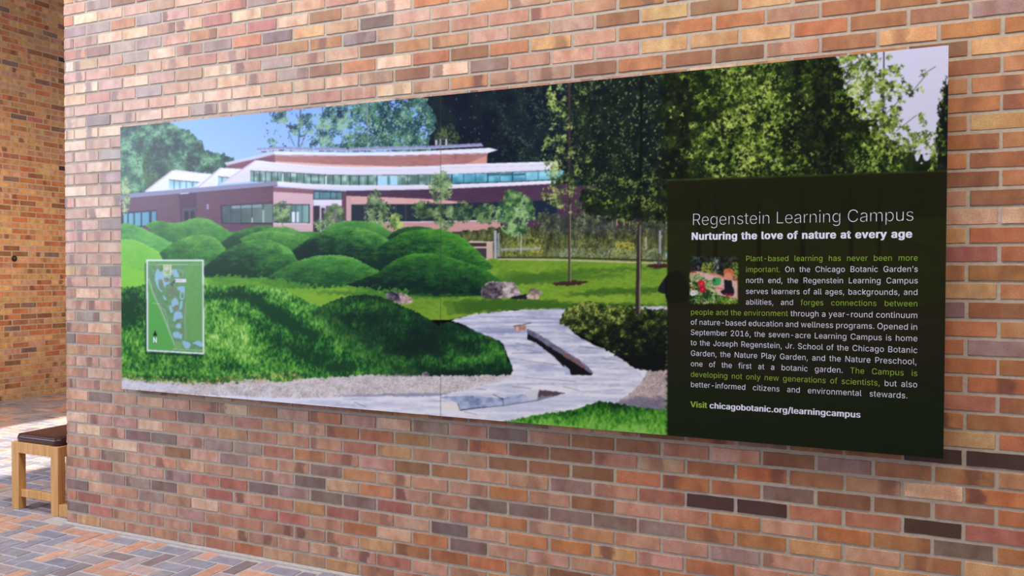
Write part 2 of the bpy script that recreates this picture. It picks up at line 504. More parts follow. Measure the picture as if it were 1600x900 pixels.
def cushion_mesh():
    bm = bmesh.new()
    nx = 24
    cx, cy, h = hx - 0.012, hy - 0.010, 0.056
    grid = []
    for j in range(nx + 1):
        row = []
        for i in range(nx + 1):
            u, v = i / nx * 2 - 1, j / nx * 2 - 1
            row.append((u, v))
        grid.append(row)

    def rim(u, v, inset):
        e = 0.045
        x, y = u * cx, v * cy
        ax, ay = abs(x) - (cx - e), abs(y) - (cy - e)
        if ax > 0 and ay > 0:
            d = math.hypot(ax, ay)
            mx = max(ax, ay)
            s = mx / d if d > 0 else 1
            x = math.copysign(cx - e + ax * s, x)
            y = math.copysign(cy - e + ay * s, y)
        return x * (1 - inset / cx), y * (1 - inset / cy)
    top = [[None] * (nx + 1) for _ in range(nx + 1)]
    for j in range(nx + 1):
        for i in range(nx + 1):
            u, v = grid[j][i]
            x, y = rim(u, v, 0.010)
            m = max(abs(u), abs(v))
            z = 0.430 + h - 0.008 + 0.012 * (1 - m ** 4) - 0.010 * max(0, (m - 0.9) / 0.1) ** 2
            top[j][i] = bm.verts.new((x, y, z))
    for j in range(nx):
        for i in range(nx):
            bm.faces.new((top[j][i], top[j][i + 1], top[j + 1][i + 1], top[j + 1][i]))
    ring = [(i, 0) for i in range(nx)] + [(nx, j) for j in range(nx)] + [(nx - i, nx) for i in range(nx)] + [(0, nx - j) for j in range(nx)]
    prev = [top[j][i] for i, j in ring]
    for inset, dz in ((0.004, -0.014), (0.0005, -0.026), (0.0, -0.040), (0.002, -0.050), (0.006, -0.056)):
        cur = []
        for i, j in ring:
            u, v = grid[j][i]
            x, y = rim(u, v, inset)
            cur.append(bm.verts.new((x, y, 0.430 + h + dz)))
        for k in range(len(ring)):
            q = (k + 1) % len(ring)
            bm.faces.new((prev[k], cur[k], cur[q], prev[q]))
        prev = cur
    bm.faces.new(prev)
    bmesh.ops.recalc_face_normals(bm, faces=list(bm.faces))
    for f in bm.faces:
        f.smooth = True
    me = bpy.data.meshes.new('seat_cushion')
    bm.to_mesh(me)
    pts = []
    for i, j in ring:
        u, v = grid[j][i]
        x, y = rim(u, v, 0.007)
        pts.append((x, y, 0.430 + h - 0.0125))
    bm.free()
    me.materials.append(MAT_LEATHER)
    return me, pts


def tube_mesh(name, pts, r, mat, n=8):
    bm = bmesh.new()
    rings = []
    N = len(pts)
    for k in range(N):
        a, b = Vector(pts[k - 1]), Vector(pts[(k + 1) % N])
        t = (b - a).normalized()
        s = t.cross(Vector((0, 0, 1))).normalized()
        w = s.cross(t)
        rings.append([bm.verts.new(Vector(pts[k]) + s * (r * math.cos(q * 2 * math.pi / n)) + w * (r * math.sin(q * 2 * math.pi / n))) for q in range(n)])
    for k in range(N):
        A, B = rings[k], rings[(k + 1) % N]
        for q in range(n):
            f = bm.faces.new((A[q], A[(q + 1) % n], B[(q + 1) % n], B[q]))
            f.smooth = True
    bmesh.ops.recalc_face_normals(bm, faces=list(bm.faces))
    me = bpy.data.meshes.new(name)
    bm.to_mesh(me)
    bm.free()
    me.materials.append(mat)
    return me


cm, pipe = cushion_mesh()
cushion = link('seat_cushion', cm, stool)
link('piping', tube_mesh('piping', pipe, 0.0035, MAT_LEATHER), cushion)

# ---------------------------------------------------------------- the printed garden picture of the sign
# The print is drawn here stroke by stroke on a canvas; its colours become the colours of the printed face.
AX0, AY0, AW, AH, SS = 184, 64, 1302, 662, 2
ART = np.zeros((AH * SS, AW * SS, 3), dtype=np.float32)
_tab = np.random.RandomState(3).rand(64, 256, 256).astype(np.float32)


def vnoise(x, y, s):
    t = _tab[s % 64]
    xi, yi = np.floor(x).astype(int), np.floor(y).astype(int)
    fx, fy = x - xi, y - yi
    fx, fy = fx * fx * (3 - 2 * fx), fy * fy * (3 - 2 * fy)
    a, b = t[yi & 255, xi & 255], t[yi & 255, (xi + 1) & 255]
    c, d = t[(yi + 1) & 255, xi & 255], t[(yi + 1) & 255, (xi + 1) & 255]
    return (a * (1 - fx) + b * fx) * (1 - fy) + (c * (1 - fx) + d * fx) * fy


def fbm(x, y, s, o=3):
    v, a, n = 0, 0.5, 0
    for k in range(o):
        v = v + a * vnoise(x * 2 ** k, y * 2 ** k, s + k)
        n += a
        a *= 0.5
    return v / n


def poly_mask(pts):
    P = np.array(pts, dtype=float)
    x0 = max(int((P[:, 0].min() - AX0) * SS) - 1, 0); x1 = min(int((P[:, 0].max() - AX0) * SS) + 2, AW * SS)
    y0 = max(int((P[:, 1].min() - AY0) * SS) - 1, 0); y1 = min(int((P[:, 1].max() - AY0) * SS) + 2, AH * SS)
    if x1 <= x0 or y1 <= y0:
        return None
    X, Y = np.meshgrid((np.arange(x0, x1) + 0.5) / SS + AX0, (np.arange(y0, y1) + 0.5) / SS + AY0)
    m = np.zeros(X.shape, dtype=bool)
    for k in range(len(P)):
        ax, ay = P[k - 1]
        bx, by = P[k]
        if ay == by:
            continue
        c = (ay > Y) != (by > Y)
        m ^= c & (X < (bx - ax) * (Y - ay) / (by - ay) + ax)
    return m, X, Y, slice(y0, y1), slice(x0, x1)


def smooth(pts, closed=False, n=6):
    """Catmull-Rom through the points"""
    P = [np.array(p, dtype=float) for p in pts]
    out = []
    N = len(P)
    for k in range(N if closed else N - 1):
        p0, p1, p2, p3 = (P[(k - 1) % N], P[k], P[(k + 1) % N], P[(k + 2) % N]) if closed else \
            (P[max(k - 1, 0)], P[k], P[k + 1], P[min(k + 2, N - 1)])
        for t in np.arange(n) / n:
            out.append(0.5 * ((2 * p1) + (-p0 + p2) * t + (2 * p0 - 5 * p1 + 4 * p2 - p3) * t * t + (-p0 + 3 * p1 - 3 * p2 + p3) * t ** 3))
    if not closed:
        out.append(P[-1])
    return out


def fill(pts, col, a=1.0, edge=0.0, es=3.0, seed=0):
    """col: a colour or a function of X, Y; edge > 0 frays the outline"""
    P = np.array(pts, dtype=float)
    if edge:
        lo, hi = P.min(0) - edge, P.max(0) + edge
        bb = [(lo[0], lo[1]), (hi[0], lo[1]), (hi[0], hi[1]), (lo[0], hi[1])]
        r = poly_mask(bb)
        if r is None:
            return
        _, X, Y, sy, sx = r
        Xd = X + (vnoise(X / es, Y / es, 40 + seed) - 0.5) * 2 * edge
        Yd = Y + (vnoise(X / es, Y / es, 44 + seed) - 0.5) * 2 * edge
        m = np.zeros(X.shape, dtype=bool)
        for k in range(len(P)):
            ax, ay = P[k - 1]
            bx, by = P[k]
            if ay == by:
                continue
            m ^= ((ay > Yd) != (by > Yd)) & (Xd < (bx - ax) * (Yd - ay) / (by - ay) + ax)
    else:
        r = poly_mask(P)
        if r is None:
            return
        m, X, Y, sy, sx = r
    c = col(X, Y) if callable(col) else np.broadcast_to(np.array(col, dtype=np.float32), X.shape + (3,))
    w = (m * a)[..., None] if not callable(a) else (m * a(X, Y))[..., None]
    ART[sy, sx] = ART[sy, sx] * (1 - w) + c * w


def mixc(t, *cols):
    """ramp of colours over t in 0..1"""
    t = np.clip(t, 0, 1) * (len(cols) - 1)
    out = 0
    for k, c in enumerate(cols):
        out = out + np.clip(1 - np.abs(t - k), 0, 1)[..., None] * np.array(c, dtype=np.float32)
    return out


def line(pts, w, col, a=1.0):
    for k in range(len(pts) - 1):
        p, q = np.array(pts[k], float), np.array(pts[k + 1], float)
        d = q - p
        n = np.array([-d[1], d[0]]) / max(np.hypot(*d), 1e-6) * w / 2
        e = d / max(np.hypot(*d), 1e-6) * w * 0.25
        fill([p + n - e, q + n + e, q - n + e, p - n - e], col, a)


def in_poly(P, x, y):
    m = np.zeros(x.shape, dtype=bool)
    P = np.array(P, float)
    for k in range(len(P)):
        ax, ay = P[k - 1]
        bx, by = P[k]
        if ay == by:
            continue
        m ^= ((ay > y) != (by > y)) & (x < (bx - ax) * (y - ay) / (by - ay) + ax)
    return m


_stamps = {}


def stamp(rx, ry, ang):
    key = (round(rx * 2), round(ry * 2), round(ang * 3))
    if key not in _stamps:
        R = int(math.ceil(max(rx, ry) * SS)) + 1
        yy, xx = np.mgrid[-R:R + 1, -R:R + 1] / SS
        c, s = math.cos(ang), math.sin(ang)
        u, v = (xx * c + yy * s) / rx, (-xx * s + yy * c) / ry
        _stamps[key] = (np.clip((1.25 - (u * u + v * v)) * 2.2, 0, 1).astype(np.float32)[..., None], R)
    return _stamps[key]


def lobed(r, ang):
    """a leaf with three lobes"""
    key = ('lobed', round(r * 2), round(ang * 2))
    if key not in _stamps:
        R_ = int(math.ceil(r * 1.5 * SS)) + 1
        yy, xx = np.mgrid[-R_:R_ + 1, -R_:R_ + 1] / SS
        m = np.zeros(xx.shape, dtype=np.float32)
        for q in (0.0, 2.0, 4.1):
            c, s = math.cos(ang + q), math.sin(ang + q)
            u, v = (xx - 0.55 * r * c) * c + (yy - 0.55 * r * s) * s, -(xx - 0.55 * r * c) * s + (yy - 0.55 * r * s) * c
            m = np.maximum(m, np.clip((1.2 - ((u / (0.75 * r)) ** 2 + (v / (0.36 * r)) ** 2)) * 2.2, 0, 1))
        _stamps[key] = (m[..., None].astype(np.float32), R_)
    return _stamps[key]


def leaves(pts, n, size, ramp, seed, dens=None, clump=14.0, light=None, a=0.95, aspect=0.65, lobes=False):
    """scatters n leaf dabs in a polygon; colour follows clumps of noise"""
    rs = np.random.RandomState(seed)
    P = np.array(pts, float)
    lo, hi = P.min(0), P.max(0)
    x = rs.uniform(lo[0], hi[0], n * 3)
    y = rs.uniform(lo[1], hi[1], n * 3)
    k = in_poly(P, x, y)
    if dens is not None:
        k &= rs.rand(len(x)) < dens(x, y)
    x, y = x[k][:n], y[k][:n]
    t = fbm(x / clump, y / clump, seed % 40, 3)
    t = (t - 0.5) * 2.4 + 0.5
    if light is not None:
        t = t + light(x, y)
    t = t + rs.normal(0, 0.16, len(x))
    cols = mixc(t, *ramp)
    sz = rs.uniform(size[0], size[1], len(x))
    an = rs.uniform(0, math.pi, len(x))
    order = np.argsort(t + rs.normal(0, 0.25, len(x)))
    for i in order:
        st, R = lobed(sz[i], an[i] * 2) if lobes else stamp(sz[i], sz[i] * aspect, an[i])
        cx, cy = int(round((x[i] - AX0) * SS)), int(round((y[i] - AY0) * SS))
        y0, y1, x0, x1 = cy - R, cy + R + 1, cx - R, cx + R + 1
        if x0 < 0 or y0 < 0 or x1 > AW * SS or y1 > AH * SS:
            continue
        s = st * a
        ART[y0:y1, x0:x1] = ART[y0:y1, x0:x1] * (1 - s) + cols[i] * s


def grass(lo, hi, fx=1.6, fy=3.2, seed=0, t=None, amp=0.55, low=22.0):
    """grass colouring: dark and light green mixed by blade noise plus t(X, Y)"""
    def f(X, Y):
        v = vnoise(X / fx, Y / fy, seed) * 0.6 + vnoise(X / (fx * 2.5), Y / (fy * 2.0), seed + 1) * 0.4
        w = fbm(X / low, Y / (low * 0.6), seed + 2, 2)
        b = 0.5 + (v - 0.5) * amp * 1.7 + (w - 0.5) * 0.5
        if t is not None:
            b = b + t(X, Y)
        return mixc(b, *([lo] if isinstance(lo[0], (int, float)) else list(lo)), *([hi] if isinstance(hi[0], (int, float)) else list(hi)))
    return f


# --- sky
fill([(180, 60), (1490, 60), (1490, 420), (180, 420)], lambda X, Y: mixc((Y - 170) / 90, (126, 168, 238), (152, 190, 244)))
fill([(1040, 60), (1490, 60), (1490, 300), (1040, 300)], (194, 198, 226))

# --- far trees on the left
LT = smooth([(186, 190), (262, 192), (285, 203), (296, 206), (305, 214), (316, 224), (318, 234), (340, 240), (352, 243), (366, 250), (362, 262), (330, 272),
             (276, 270), (250, 286), (226, 302), (186, 306)], True)
fill(LT, lambda X, Y: mixc(fbm(X / 15, Y / 15, 5), (26, 52, 52), (52, 92, 78), (74, 120, 96)), edge=4, es=5)
leaves(LT, 5600, (0.8, 1.7), [(16, 38, 42), (42, 84, 70), (76, 126, 98), (120, 168, 128)], 101, clump=11, light=lambda x, y: (y < 255) * 0.10 - 0.20)
leaves([(215, 236), (262, 230), (270, 266), (238, 290), (222, 296)], 600, (1, 2), [(14, 34, 38), (26, 54, 46), (70, 104, 60)], 102)
leaves([(187, 240), (222, 245), (226, 300), (187, 304)], 1000, (0.8, 1.7), [(30, 66, 56), (72, 126, 90), (122, 172, 128)], 103)

# --- tall airy trees behind the building
MT = [(410, 206), (422, 172), (450, 162), (520, 150), (600, 140), (690, 128), (690, 236), (410, 236)]
for (x0, y0, x1, y1, w) in [(466, 234, 470, 165, 2.0), (505, 232, 504, 165, 1.2), (580, 232, 575, 150, 2.2), (586, 230, 600, 195, 1.4), (460, 228, 450, 205, 1), (470, 228, 482, 200, 1)]:
    line([(x0, y0), (x1, y1)], w, (120, 125, 130) if x0 > 560 else (70, 74, 84))


def mid_d(x, y):
    d = fbm(x / 17, y / 17, 9, 3)
    return np.clip((d - 0.40) * 5 + np.clip((x - 500) / 120, -0.35, 0.9), 0.04, 1) * np.clip((x - 404) / 16, 0, 1)


leaves(MT, 7600, (0.8, 1.7), [(22, 46, 56), (46, 80, 76), (82, 126, 98), (140, 178, 132)], 104, mid_d, clump=9)
leaves([(560, 140), (690, 125), (690, 236), (540, 236)], 2600, (0.8, 1.7), [(22, 44, 56), (46, 80, 72), (92, 138, 100)], 105, clump=20)
for (x0, y0, x1, y1, w) in [(575, 232, 574, 160, 1.6), (586, 228, 597, 200, 1.2)]:
    line([(x0, y0), (x1, y1)], w, (150, 156, 158), 0.8)

# --- dark trees in the middle
DT = [(664, 150), (672, 128), (720, 110), (860, 96), (1042, 86), (1042, 300), (660, 300), (682, 240), (668, 226), (684, 190)]
fill(DT, lambda X, Y: mixc(fbm(X / 22, Y / 26, 12), (12, 17, 34), (17, 26, 38), (28, 46, 46)), edge=4, es=4)
leaves(DT, 1500, (1.0, 2.2), [(13, 18, 35), (16, 26, 38), (24, 42, 44), (48, 76, 62)], 106, clump=20, light=lambda x, y: np.clip((x - 740) / 160, -0.4, 0.1))
leaves([(680, 205), (705, 190), (718, 214), (714, 228), (678, 228)], 260, (1, 2), [(34, 56, 44), (84, 104, 64)], 107)
for k in range(26):
    rs_ = np.random.RandomState(500 + k)
    leaves([(690, 130), (850, 110), (850, 230), (690, 230)], 2, (0.6, 1.2), [(110, 130, 190)], 600 + k)
leaves([(736, 120), (880, 100), (880, 250), (800, 252), (760, 230)], 1500, (0.8, 1.7), [(14, 22, 36), (22, 38, 42), (36, 58, 50), (66, 92, 70)], 114, clump=14, light=lambda x, y: np.clip((x - 790) / 200, -0.3, 0.2))
# big dark tree masses right of it
BT = [(896, 100), (1044, 84), (1044, 345), (1000, 350), (960, 338), (925, 330), (905, 290), (900, 180)]
fill(BT, lambda X, Y: mixc(fbm(X / 12, Y / 12, 15), (13, 20, 24), (18, 28, 28), (38, 56, 36)), edge=6, es=5)
leaves(BT, 2600, (0.9, 1.8), [(12, 18, 23), (18, 30, 28), (38, 58, 38), (104, 126, 76)], 108, clump=9, light=lambda x, y: -0.06)
leaves(BT, 420, (0.8, 1.5), [(60, 84, 46), (122, 146, 80), (170, 186, 116)], 109, clump=8)

# --- the building
BR = lambda c0, c1, s=30: (lambda X, Y: mixc(0.5 + (vnoise(X / 9, Y / 0.9, s) - 0.5) * 0.9 + (vnoise(X / 30, Y / 30, s + 1) - 0.5) * 0.5, c0, c1))
# upper volume
fill([(399, 250), (430, 242), (500, 243.5), (600, 244), (689, 241), (762, 238), (761, 257), (689, 260), (622, 262), (555, 263), (489, 261), (420, 256)], BR((152, 104, 106), (178, 126, 124)))
fill([(352, 258), (429, 241), (430, 254), (400, 262), (360, 268)], BR((110, 70, 84), (130, 84, 96)))
fill([(430, 252), (489, 255), (520, 257), (560, 258), (622, 260), (622, 262), (489, 261), (430, 257)], (222, 176, 172))
fill([(729, 256), (760, 243), (760, 257)], (204, 146, 134))
line([(711.5, 240), (711.5, 252)], 0.8, (120, 80, 90))
fill([(350, 254.5), (427, 236.5), (429, 241), (355, 259)], (190, 196, 222))
fill([(427, 236.5), (470, 237), (555, 238.8), (640, 237.2), (689, 234.5), (765, 231), (778, 234.2), (761, 239.8), (689, 241.8), (600, 244.2), (500, 243.8), (430, 243)], (224, 226, 246))
line([(355, 258), (430, 242), (500, 243), (600, 243.6), (689, 241.2), (761, 239)], 0.8, (150, 130, 150))
for (xa, xb, ya, yb) in [(402, 430, 231.5, 229.5), (430, 486, 229, 230.5), (492, 541, 230.3, 231), (546, 603, 230.5, 229.5), (605, 665, 229, 228), (668, 752, 228, 223.5)]:
    fill([(xa, ya), (xb, yb), (xb + 3, yb + 4.2), (xa - 2, ya + 4.4)], (136, 144, 184))
    line([(xa - 2, ya + 4.6), (xb + 3, yb + 4.4)], 1.0, (208, 212, 236))
    for q in range(1, 4):
        xm = xa + (xb - xa) * q / 4
        ym = ya + (yb - ya) * q / 4
        line([(xm, ym), (xm + 2.5, ym + 4.2)], 0.6, (190, 196, 226))
    fill([(xa + 6, ya + 5), (xa + 14, ya + 5), (xa + 14, ya + 6.5), (xa + 6, ya + 6.5)], (60, 62, 96))
for x, y0 in ((681.5, 218.5), (688.3, 217), (697.3, 217)):
    fill([(x - 1.4, y0), (x + 1.4, y0), (x + 1.4, 227), (x - 1.4, 227)], (196, 190, 218))

# saw-tooth roofs
def saw(white, edge, glass, panes):
    fill(white, lambda X, Y: mixc((Y - 255) / 40, (232, 232, 246), (216, 226, 250)))
    for e in edge:
        line(e, 2.6, (200, 186, 206))
    fill(glass, lambda X, Y: mixc((Y - 275) / 16 + (vnoise(X / 6, Y / 9, 3) - 0.5), (112, 168, 184), (168, 216, 238)))
    for p in panes:
        line(p, 1.1, (60, 72, 88))


fill([(227, 299), (269, 266), (277, 265.5), (331, 272), (318, 290), (262, 298)], (226, 228, 244))
saw([(228, 300), (266, 271), (266, 297)], [[(227, 299), (269, 267)]], [(264, 281), (311, 285), (303, 292), (264, 296)],
    [[(264, 281), (311, 285)], [(272, 282), (272, 295)], [(281, 283), (281, 294)], [(291, 284), (291, 293)], [(301, 285), (301, 292)]])
line([(270, 267), (331, 272)], 1.2, (204, 196, 214))
fill([(309, 294), (344, 262), (380, 264), (350, 286)], (228, 230, 246))
saw([(311, 293), (338, 270), (340, 291)], [[(309, 293), (345, 262)]], [(341, 276), (358, 277), (345, 289), (341, 290)],
    [[(341, 276), (358, 277.5)], [(347, 277), (347, 287)]])
# main long band
BAND = [(345, 288), (391, 258), (398, 250.2), (405, 250.6), (433, 254), (489, 258.8), (555, 261), (622, 260.4), (688, 258.8), (689, 257.4), (800, 254), (862, 252.2), (872, 252.5), (872, 265.5),
        (862, 266), (800, 268.5), (707, 272.5), (622, 273.4), (555, 273.8), (507, 273), (455, 269.5), (391, 267), (391, 284)]
fill(BAND, lambda X, Y: mixc((Y - 250) / 24, (230, 232, 250), (214, 212, 232)))
line([(346, 287), (399, 251)], 2.4, (198, 190, 212))
line([(400, 254), (455, 259.5), (507, 264), (555, 266), (622, 266), (689, 264.5)], 0.7, (205, 202, 222))
line([(689, 262), (800, 259.5), (862, 257.5)], 0.7, (190, 184, 202))
line([(391, 267), (455, 269.8), (507, 273.2), (555, 274), (622, 273.6), (707, 272.6), (800, 268.8), (862, 266.2)], 1.0, (70, 72, 88))
WTOP = [(391, 267.5), (455, 270.2), (507, 273.8), (555, 274.4), (622, 274), (688, 272.8)]
WBOT = [(688, 287.5), (622, 289.2), (555, 289.2), (507, 288.6), (455, 285.8), (391, 283.5)]
fill(WTOP + WBOT, lambda X, Y: mixc(0.5 + (vnoise(X / 7, Y / 7, 7) - 0.5) * 1.2 + (275 - Y) / 40, (86, 118, 112), (120, 158, 150), (178, 210, 206)))


def lerp_poly(P, x):
    P = sorted(P)
    return float(np.interp(x, [p[0] for p in P], [p[1] for p in P]))


for k, x in enumerate([397, 406, 415, 424.5, 434, 443, 454, 464, 475, 486, 498, 508, 521, 533, 547, 561, 575, 589, 637, 653.5, 671.5, 687.5]):
    line([(x, lerp_poly(WTOP, x)), (x, lerp_poly(WBOT, x))], 1.5 if k < 18 else 1.2, (52, 68, 72))
fill([(590, 274.5), (621, 274.3), (621, 289), (590, 289)], (166, 212, 236))
fill([(605, 275), (609, 275), (610, 288), (605, 289)], (96, 140, 156))
fill([(441, 271), (443, 271), (443, 285), (441, 285)], (210, 224, 232))
fill([(508, 275), (510.5, 275), (510.5, 288), (508, 288)], (222, 230, 240))
WT2, WB2 = [(689, 273), (800, 269.3), (880, 266)], [(880, 279.5), (800, 283.5), (689, 287)]
fill(WT2 + WB2, lambda X, Y: mixc(0.5 + (vnoise(X / 8, Y / 8, 8) - 0.5) * 0.9 + (278 - Y) / 40, (60, 130, 156), (104, 178, 204), (150, 212, 234)))
fill([(689, 273), (703, 272.5), (703, 287), (689, 287)], (104, 142, 146))
for x in (706, 724.5, 743, 762, 781, 801, 821, 841, 860):
    line([(x, lerp_poly(WT2, x)), (x, lerp_poly(WB2, x))], 1.6 if x in (706, 762, 801) else 0.9, (42, 78, 100))
for xa, xb in ((763, 780), (782, 800), (803, 820)):
    fill([(xa, 271), (xb, 270.4), (xb, 274), (xa, 274.6)], (60, 106, 124))
# lower eaves
fill([(186, 308), (200, 302.5), (300, 294), (433, 283.2), (434, 290.8), (300, 302), (200, 310.4), (186, 313)], (134, 132, 164))
line([(200, 310), (300, 301.6), (433, 290.4)], 1.0, (70, 56, 78))
fill([(433, 283.2), (480, 287), (555, 289.6), (622, 289.8), (689, 288.3), (800, 284.5), (868, 281.4), (868, 287), (800, 290.5), (689, 295.4), (600, 297), (540, 297), (480, 294.8), (434, 290.8)],
     lambda X, Y: mixc((Y - 284) / 14, (232, 234, 250), (210, 206, 224)))
# left wing walls in shade
fill([(186, 313), (200, 310.4), (300, 302), (427, 291), (427, 362), (350, 372), (186, 372)], BR((92, 62, 84), (108, 74, 92)))
fill([(279, 304), (307, 302), (307, 350), (282, 350)], (74, 50, 72))
fill([(281, 302.2), (295, 301), (295, 302.6), (282, 303.6)], (210, 206, 214))
fill([(285, 326), (306, 325), (306, 352), (285, 352)], (78, 70, 98))
fill([(288, 330), (295, 330), (295, 352), (288, 352)], (34, 30, 44))
fill([(297.5, 329.5), (304, 329.5), (304, 352), (297.5, 352)], (34, 30, 44))
fill([(323, 319), (326, 319), (326, 327), (323, 327)], (150, 150, 190))
fill([(190, 332), (245, 328), (245, 353), (190, 356)], (40, 48, 68))
fill([(193, 334), (244, 330), (244, 352), (193, 354)], lambda X, Y: mixc((X - 193) / 55, (110, 168, 190), (84, 144, 172)))
for x in (200, 209.5, 221, 234, 236):
    line([(x, 331), (x, 354)], 1.6, (38, 52, 72))
fill([(345, 320.5), (427, 316.5), (427, 350), (346, 350)], (46, 40, 58))
fill([(347, 322), (426, 318), (426, 347.8), (348, 348.5)], lambda X, Y: mixc((X - 347) / 80 + (vnoise(X / 10, Y / 10, 22) - 0.5) * 0.5, (66, 84, 92), (84, 102, 102), (104, 126, 122)))
fill([(362, 321.5), (409, 319), (409, 324), (362, 326)], (126, 150, 156))
for x in (361, 376.5, 393.5, 411):
    line([(x, 319), (x, 348)], 1.0, (48, 54, 66))
fill([(393.2, 340), (394.8, 340), (394.8, 348), (393.2, 348)], (180, 190, 190))
fill([(410.5, 328), (412.6, 328), (412.6, 348), (410.5, 348)], (180, 190, 190))
# centre walls, lit
fill([(427, 292), (480, 295), (490, 296), (490, 365), (427, 355)], BR((196, 164, 178), (208, 176, 186)))
fill([(427, 292), (489, 296), (489, 303), (427, 299.5)], BR((126, 84, 96), (138, 94, 104)))
fill([(428, 318.5), (484, 319), (484, 349), (428, 348)], (64, 66, 80))
fill([(430, 320.5), (482, 320.5), (482, 347.5), (430, 347)], lambda X, Y: mixc((X - 440) / 40, (60, 78, 84), (90, 128, 132), (128, 172, 168)))
fill([(456, 331), (461, 331), (461, 347.5), (456, 347.5)], (218, 228, 240))
fill([(463, 331), (467, 331), (467, 347.5), (463, 347.5)], (204, 216, 228))
for x in (462, 472):
    line([(x, 320), (x, 347)], 1.0, (54, 66, 76))
line([(427, 349), (486, 349.5)], 1.4, (224, 216, 226))
fill([(489, 296), (536, 298.5), (536, 364), (489, 364)], (112, 100, 116))
fill([(490, 298), (535, 299.5), (535, 311.5), (490, 311.5)], (54, 64, 78))
fill([(491, 300), (534, 301), (534, 310.5), (491, 310.5)], lambda X, Y: mixc(vnoise(X / 8, Y / 8, 19), (70, 110, 122), (126, 176, 184)))
for x in (499, 516.5, 526):
    line([(x, 299), (x, 311)], 1.3, (44, 54, 66))
fill([(489.5, 312), (534, 312), (534, 321.5), (489.5, 321.5)], (220, 218, 238))
fill([(490, 321.5), (499.5, 321.5), (499.5, 362), (490, 362)], (52, 40, 58))
fill([(499.5, 321.5), (509, 321.5), (509, 362), (499.5, 362)], (196, 194, 214))
fill([(502, 325), (507.5, 325), (507.5, 345), (502, 345)], (66, 52, 70))
fill([(535, 298.5), (542, 299), (542, 345), (535, 345)], (100, 66, 84))
# right walls
fill([(541, 298), (600, 297.5), (689, 295.5), (800, 290.6), (876, 287), (930, 290), (930, 372), (541, 372)], BR((70, 48, 74), (82, 58, 82)))
fill([(541, 306), (600, 308), (650, 310), (689, 312), (732, 316.6), (700, 319), (541, 320)], BR((204, 158, 160), (214, 172, 170)))
fill([(541, 306), (549, 306.5), (549, 346), (541, 346)], (198, 158, 164))
fill([(549, 319.5), (700, 318.5), (780, 316), (870, 312), (870, 343), (549, 347.5)], lambda X, Y: mixc((X - 549) / 320 + (vnoise(X / 12, Y / 12, 9) - 0.5) * 0.4, (40, 46, 62), (34, 44, 56), (26, 40, 60)))
for x in (570, 595, 618.5, 634, 660):
    line([(x, 320), (x, 347)], 1.0, (84, 90, 104))
fill([(580, 347.8), (782, 344.2), (782, 360), (580, 366)], BR((186, 138, 140), (204, 156, 152)))
line([(549, 348), (660, 346.5), (785, 344)], 1.6, (216, 206, 218))
line([(800, 343.5), (868, 342)], 0.8, (110, 120, 140))

# --- planting in front of the building
PL = [(700, 366), (760, 357), (860, 352), (900, 350), (960, 352), (1042, 346), (1042, 410), (760, 410), (720, 390)]
fill(PL, lambda X, Y: mixc(fbm(X / 2.4, Y / 9, 26) * 1.5 - 0.3 + (Y - 365) / 90, (36, 34, 32), (62, 68, 42), (86, 96, 54), (116, 124, 74)), edge=3, es=4)
fill([(838, 336), (1042, 340), (1042, 366), (850, 364)], lambda X, Y: mixc(fbm(X / 5, Y / 6, 27), (34, 34, 42), (56, 62, 56), (92, 96, 88)), edge=3, es=4)
leaves([(760, 366), (1042, 350), (1042, 404), (760, 404)], 1500, (0.7, 1.5), [(30, 38, 26), (58, 70, 40), (94, 108, 58), (152, 158, 84)], 110, clump=9, aspect=0.45)
leaves([(790, 372), (840, 368), (850, 402), (790, 402)], 260, (1, 2), [(120, 140, 60), (184, 180, 70)], 111, aspect=0.45)
leaves([(960, 378), (990, 378), (992, 400), (960, 400)], 160, (1, 1.8), [(130, 140, 60), (186, 176, 66)], 112, aspect=0.45)
leaves([(860, 388), (1042, 388), (1042, 405), (860, 405)], 400, (1, 2), [(90, 110, 80), (146, 160, 130)], 113)
fill([(782, 388), (845, 386), (845, 390), (782, 392)], (176, 172, 178), 0.7)
fill([(734, 376), (770, 378), (770, 408), (756, 408), (750, 392), (734, 386)], (196, 168, 158))
fill([(732, 379.5), (760, 379.5), (760, 385), (738, 385)], (52, 46, 50))
fill([(742, 388), (760, 388), (760, 404), (752, 402)], (60, 56, 66))
line([(732, 378.4), (771, 378.4)], 1.4, (226, 206, 190))
fill([(771.8, 360), (776, 360), (776, 410), (771.8, 410)], (164, 172, 190))
fill([(777.6, 364), (780.6, 364), (780.6, 402), (777.6, 402)], (146, 152, 168))
fill([(770, 404), (778.5, 404), (778.5, 411.5), (770, 411.5)], (176, 182, 198))


def sapling(cx, cy, rx, ry, seed, ramp, n, trunk=None):
    if trunk:
        line([(cx, cy), (cx + trunk[0], cy + trunk[1])], trunk[2], (120, 116, 110))
    leaves(smooth([(cx + rx * math.cos(q), cy + ry * math.sin(q)) for q in np.linspace(0, 2 * math.pi, 9)[:-1]], True), n, (1.0, 2.1), ramp, seed,
           lambda x, y: np.clip(1.25 - ((x - cx) / rx) ** 2 - ((y - cy) / ry) ** 2, 0.15, 1) * np.clip(fbm(x / 7, y / 7, seed % 30, 2) * 3.2 - 0.7, 0.06, 1), clump=8)


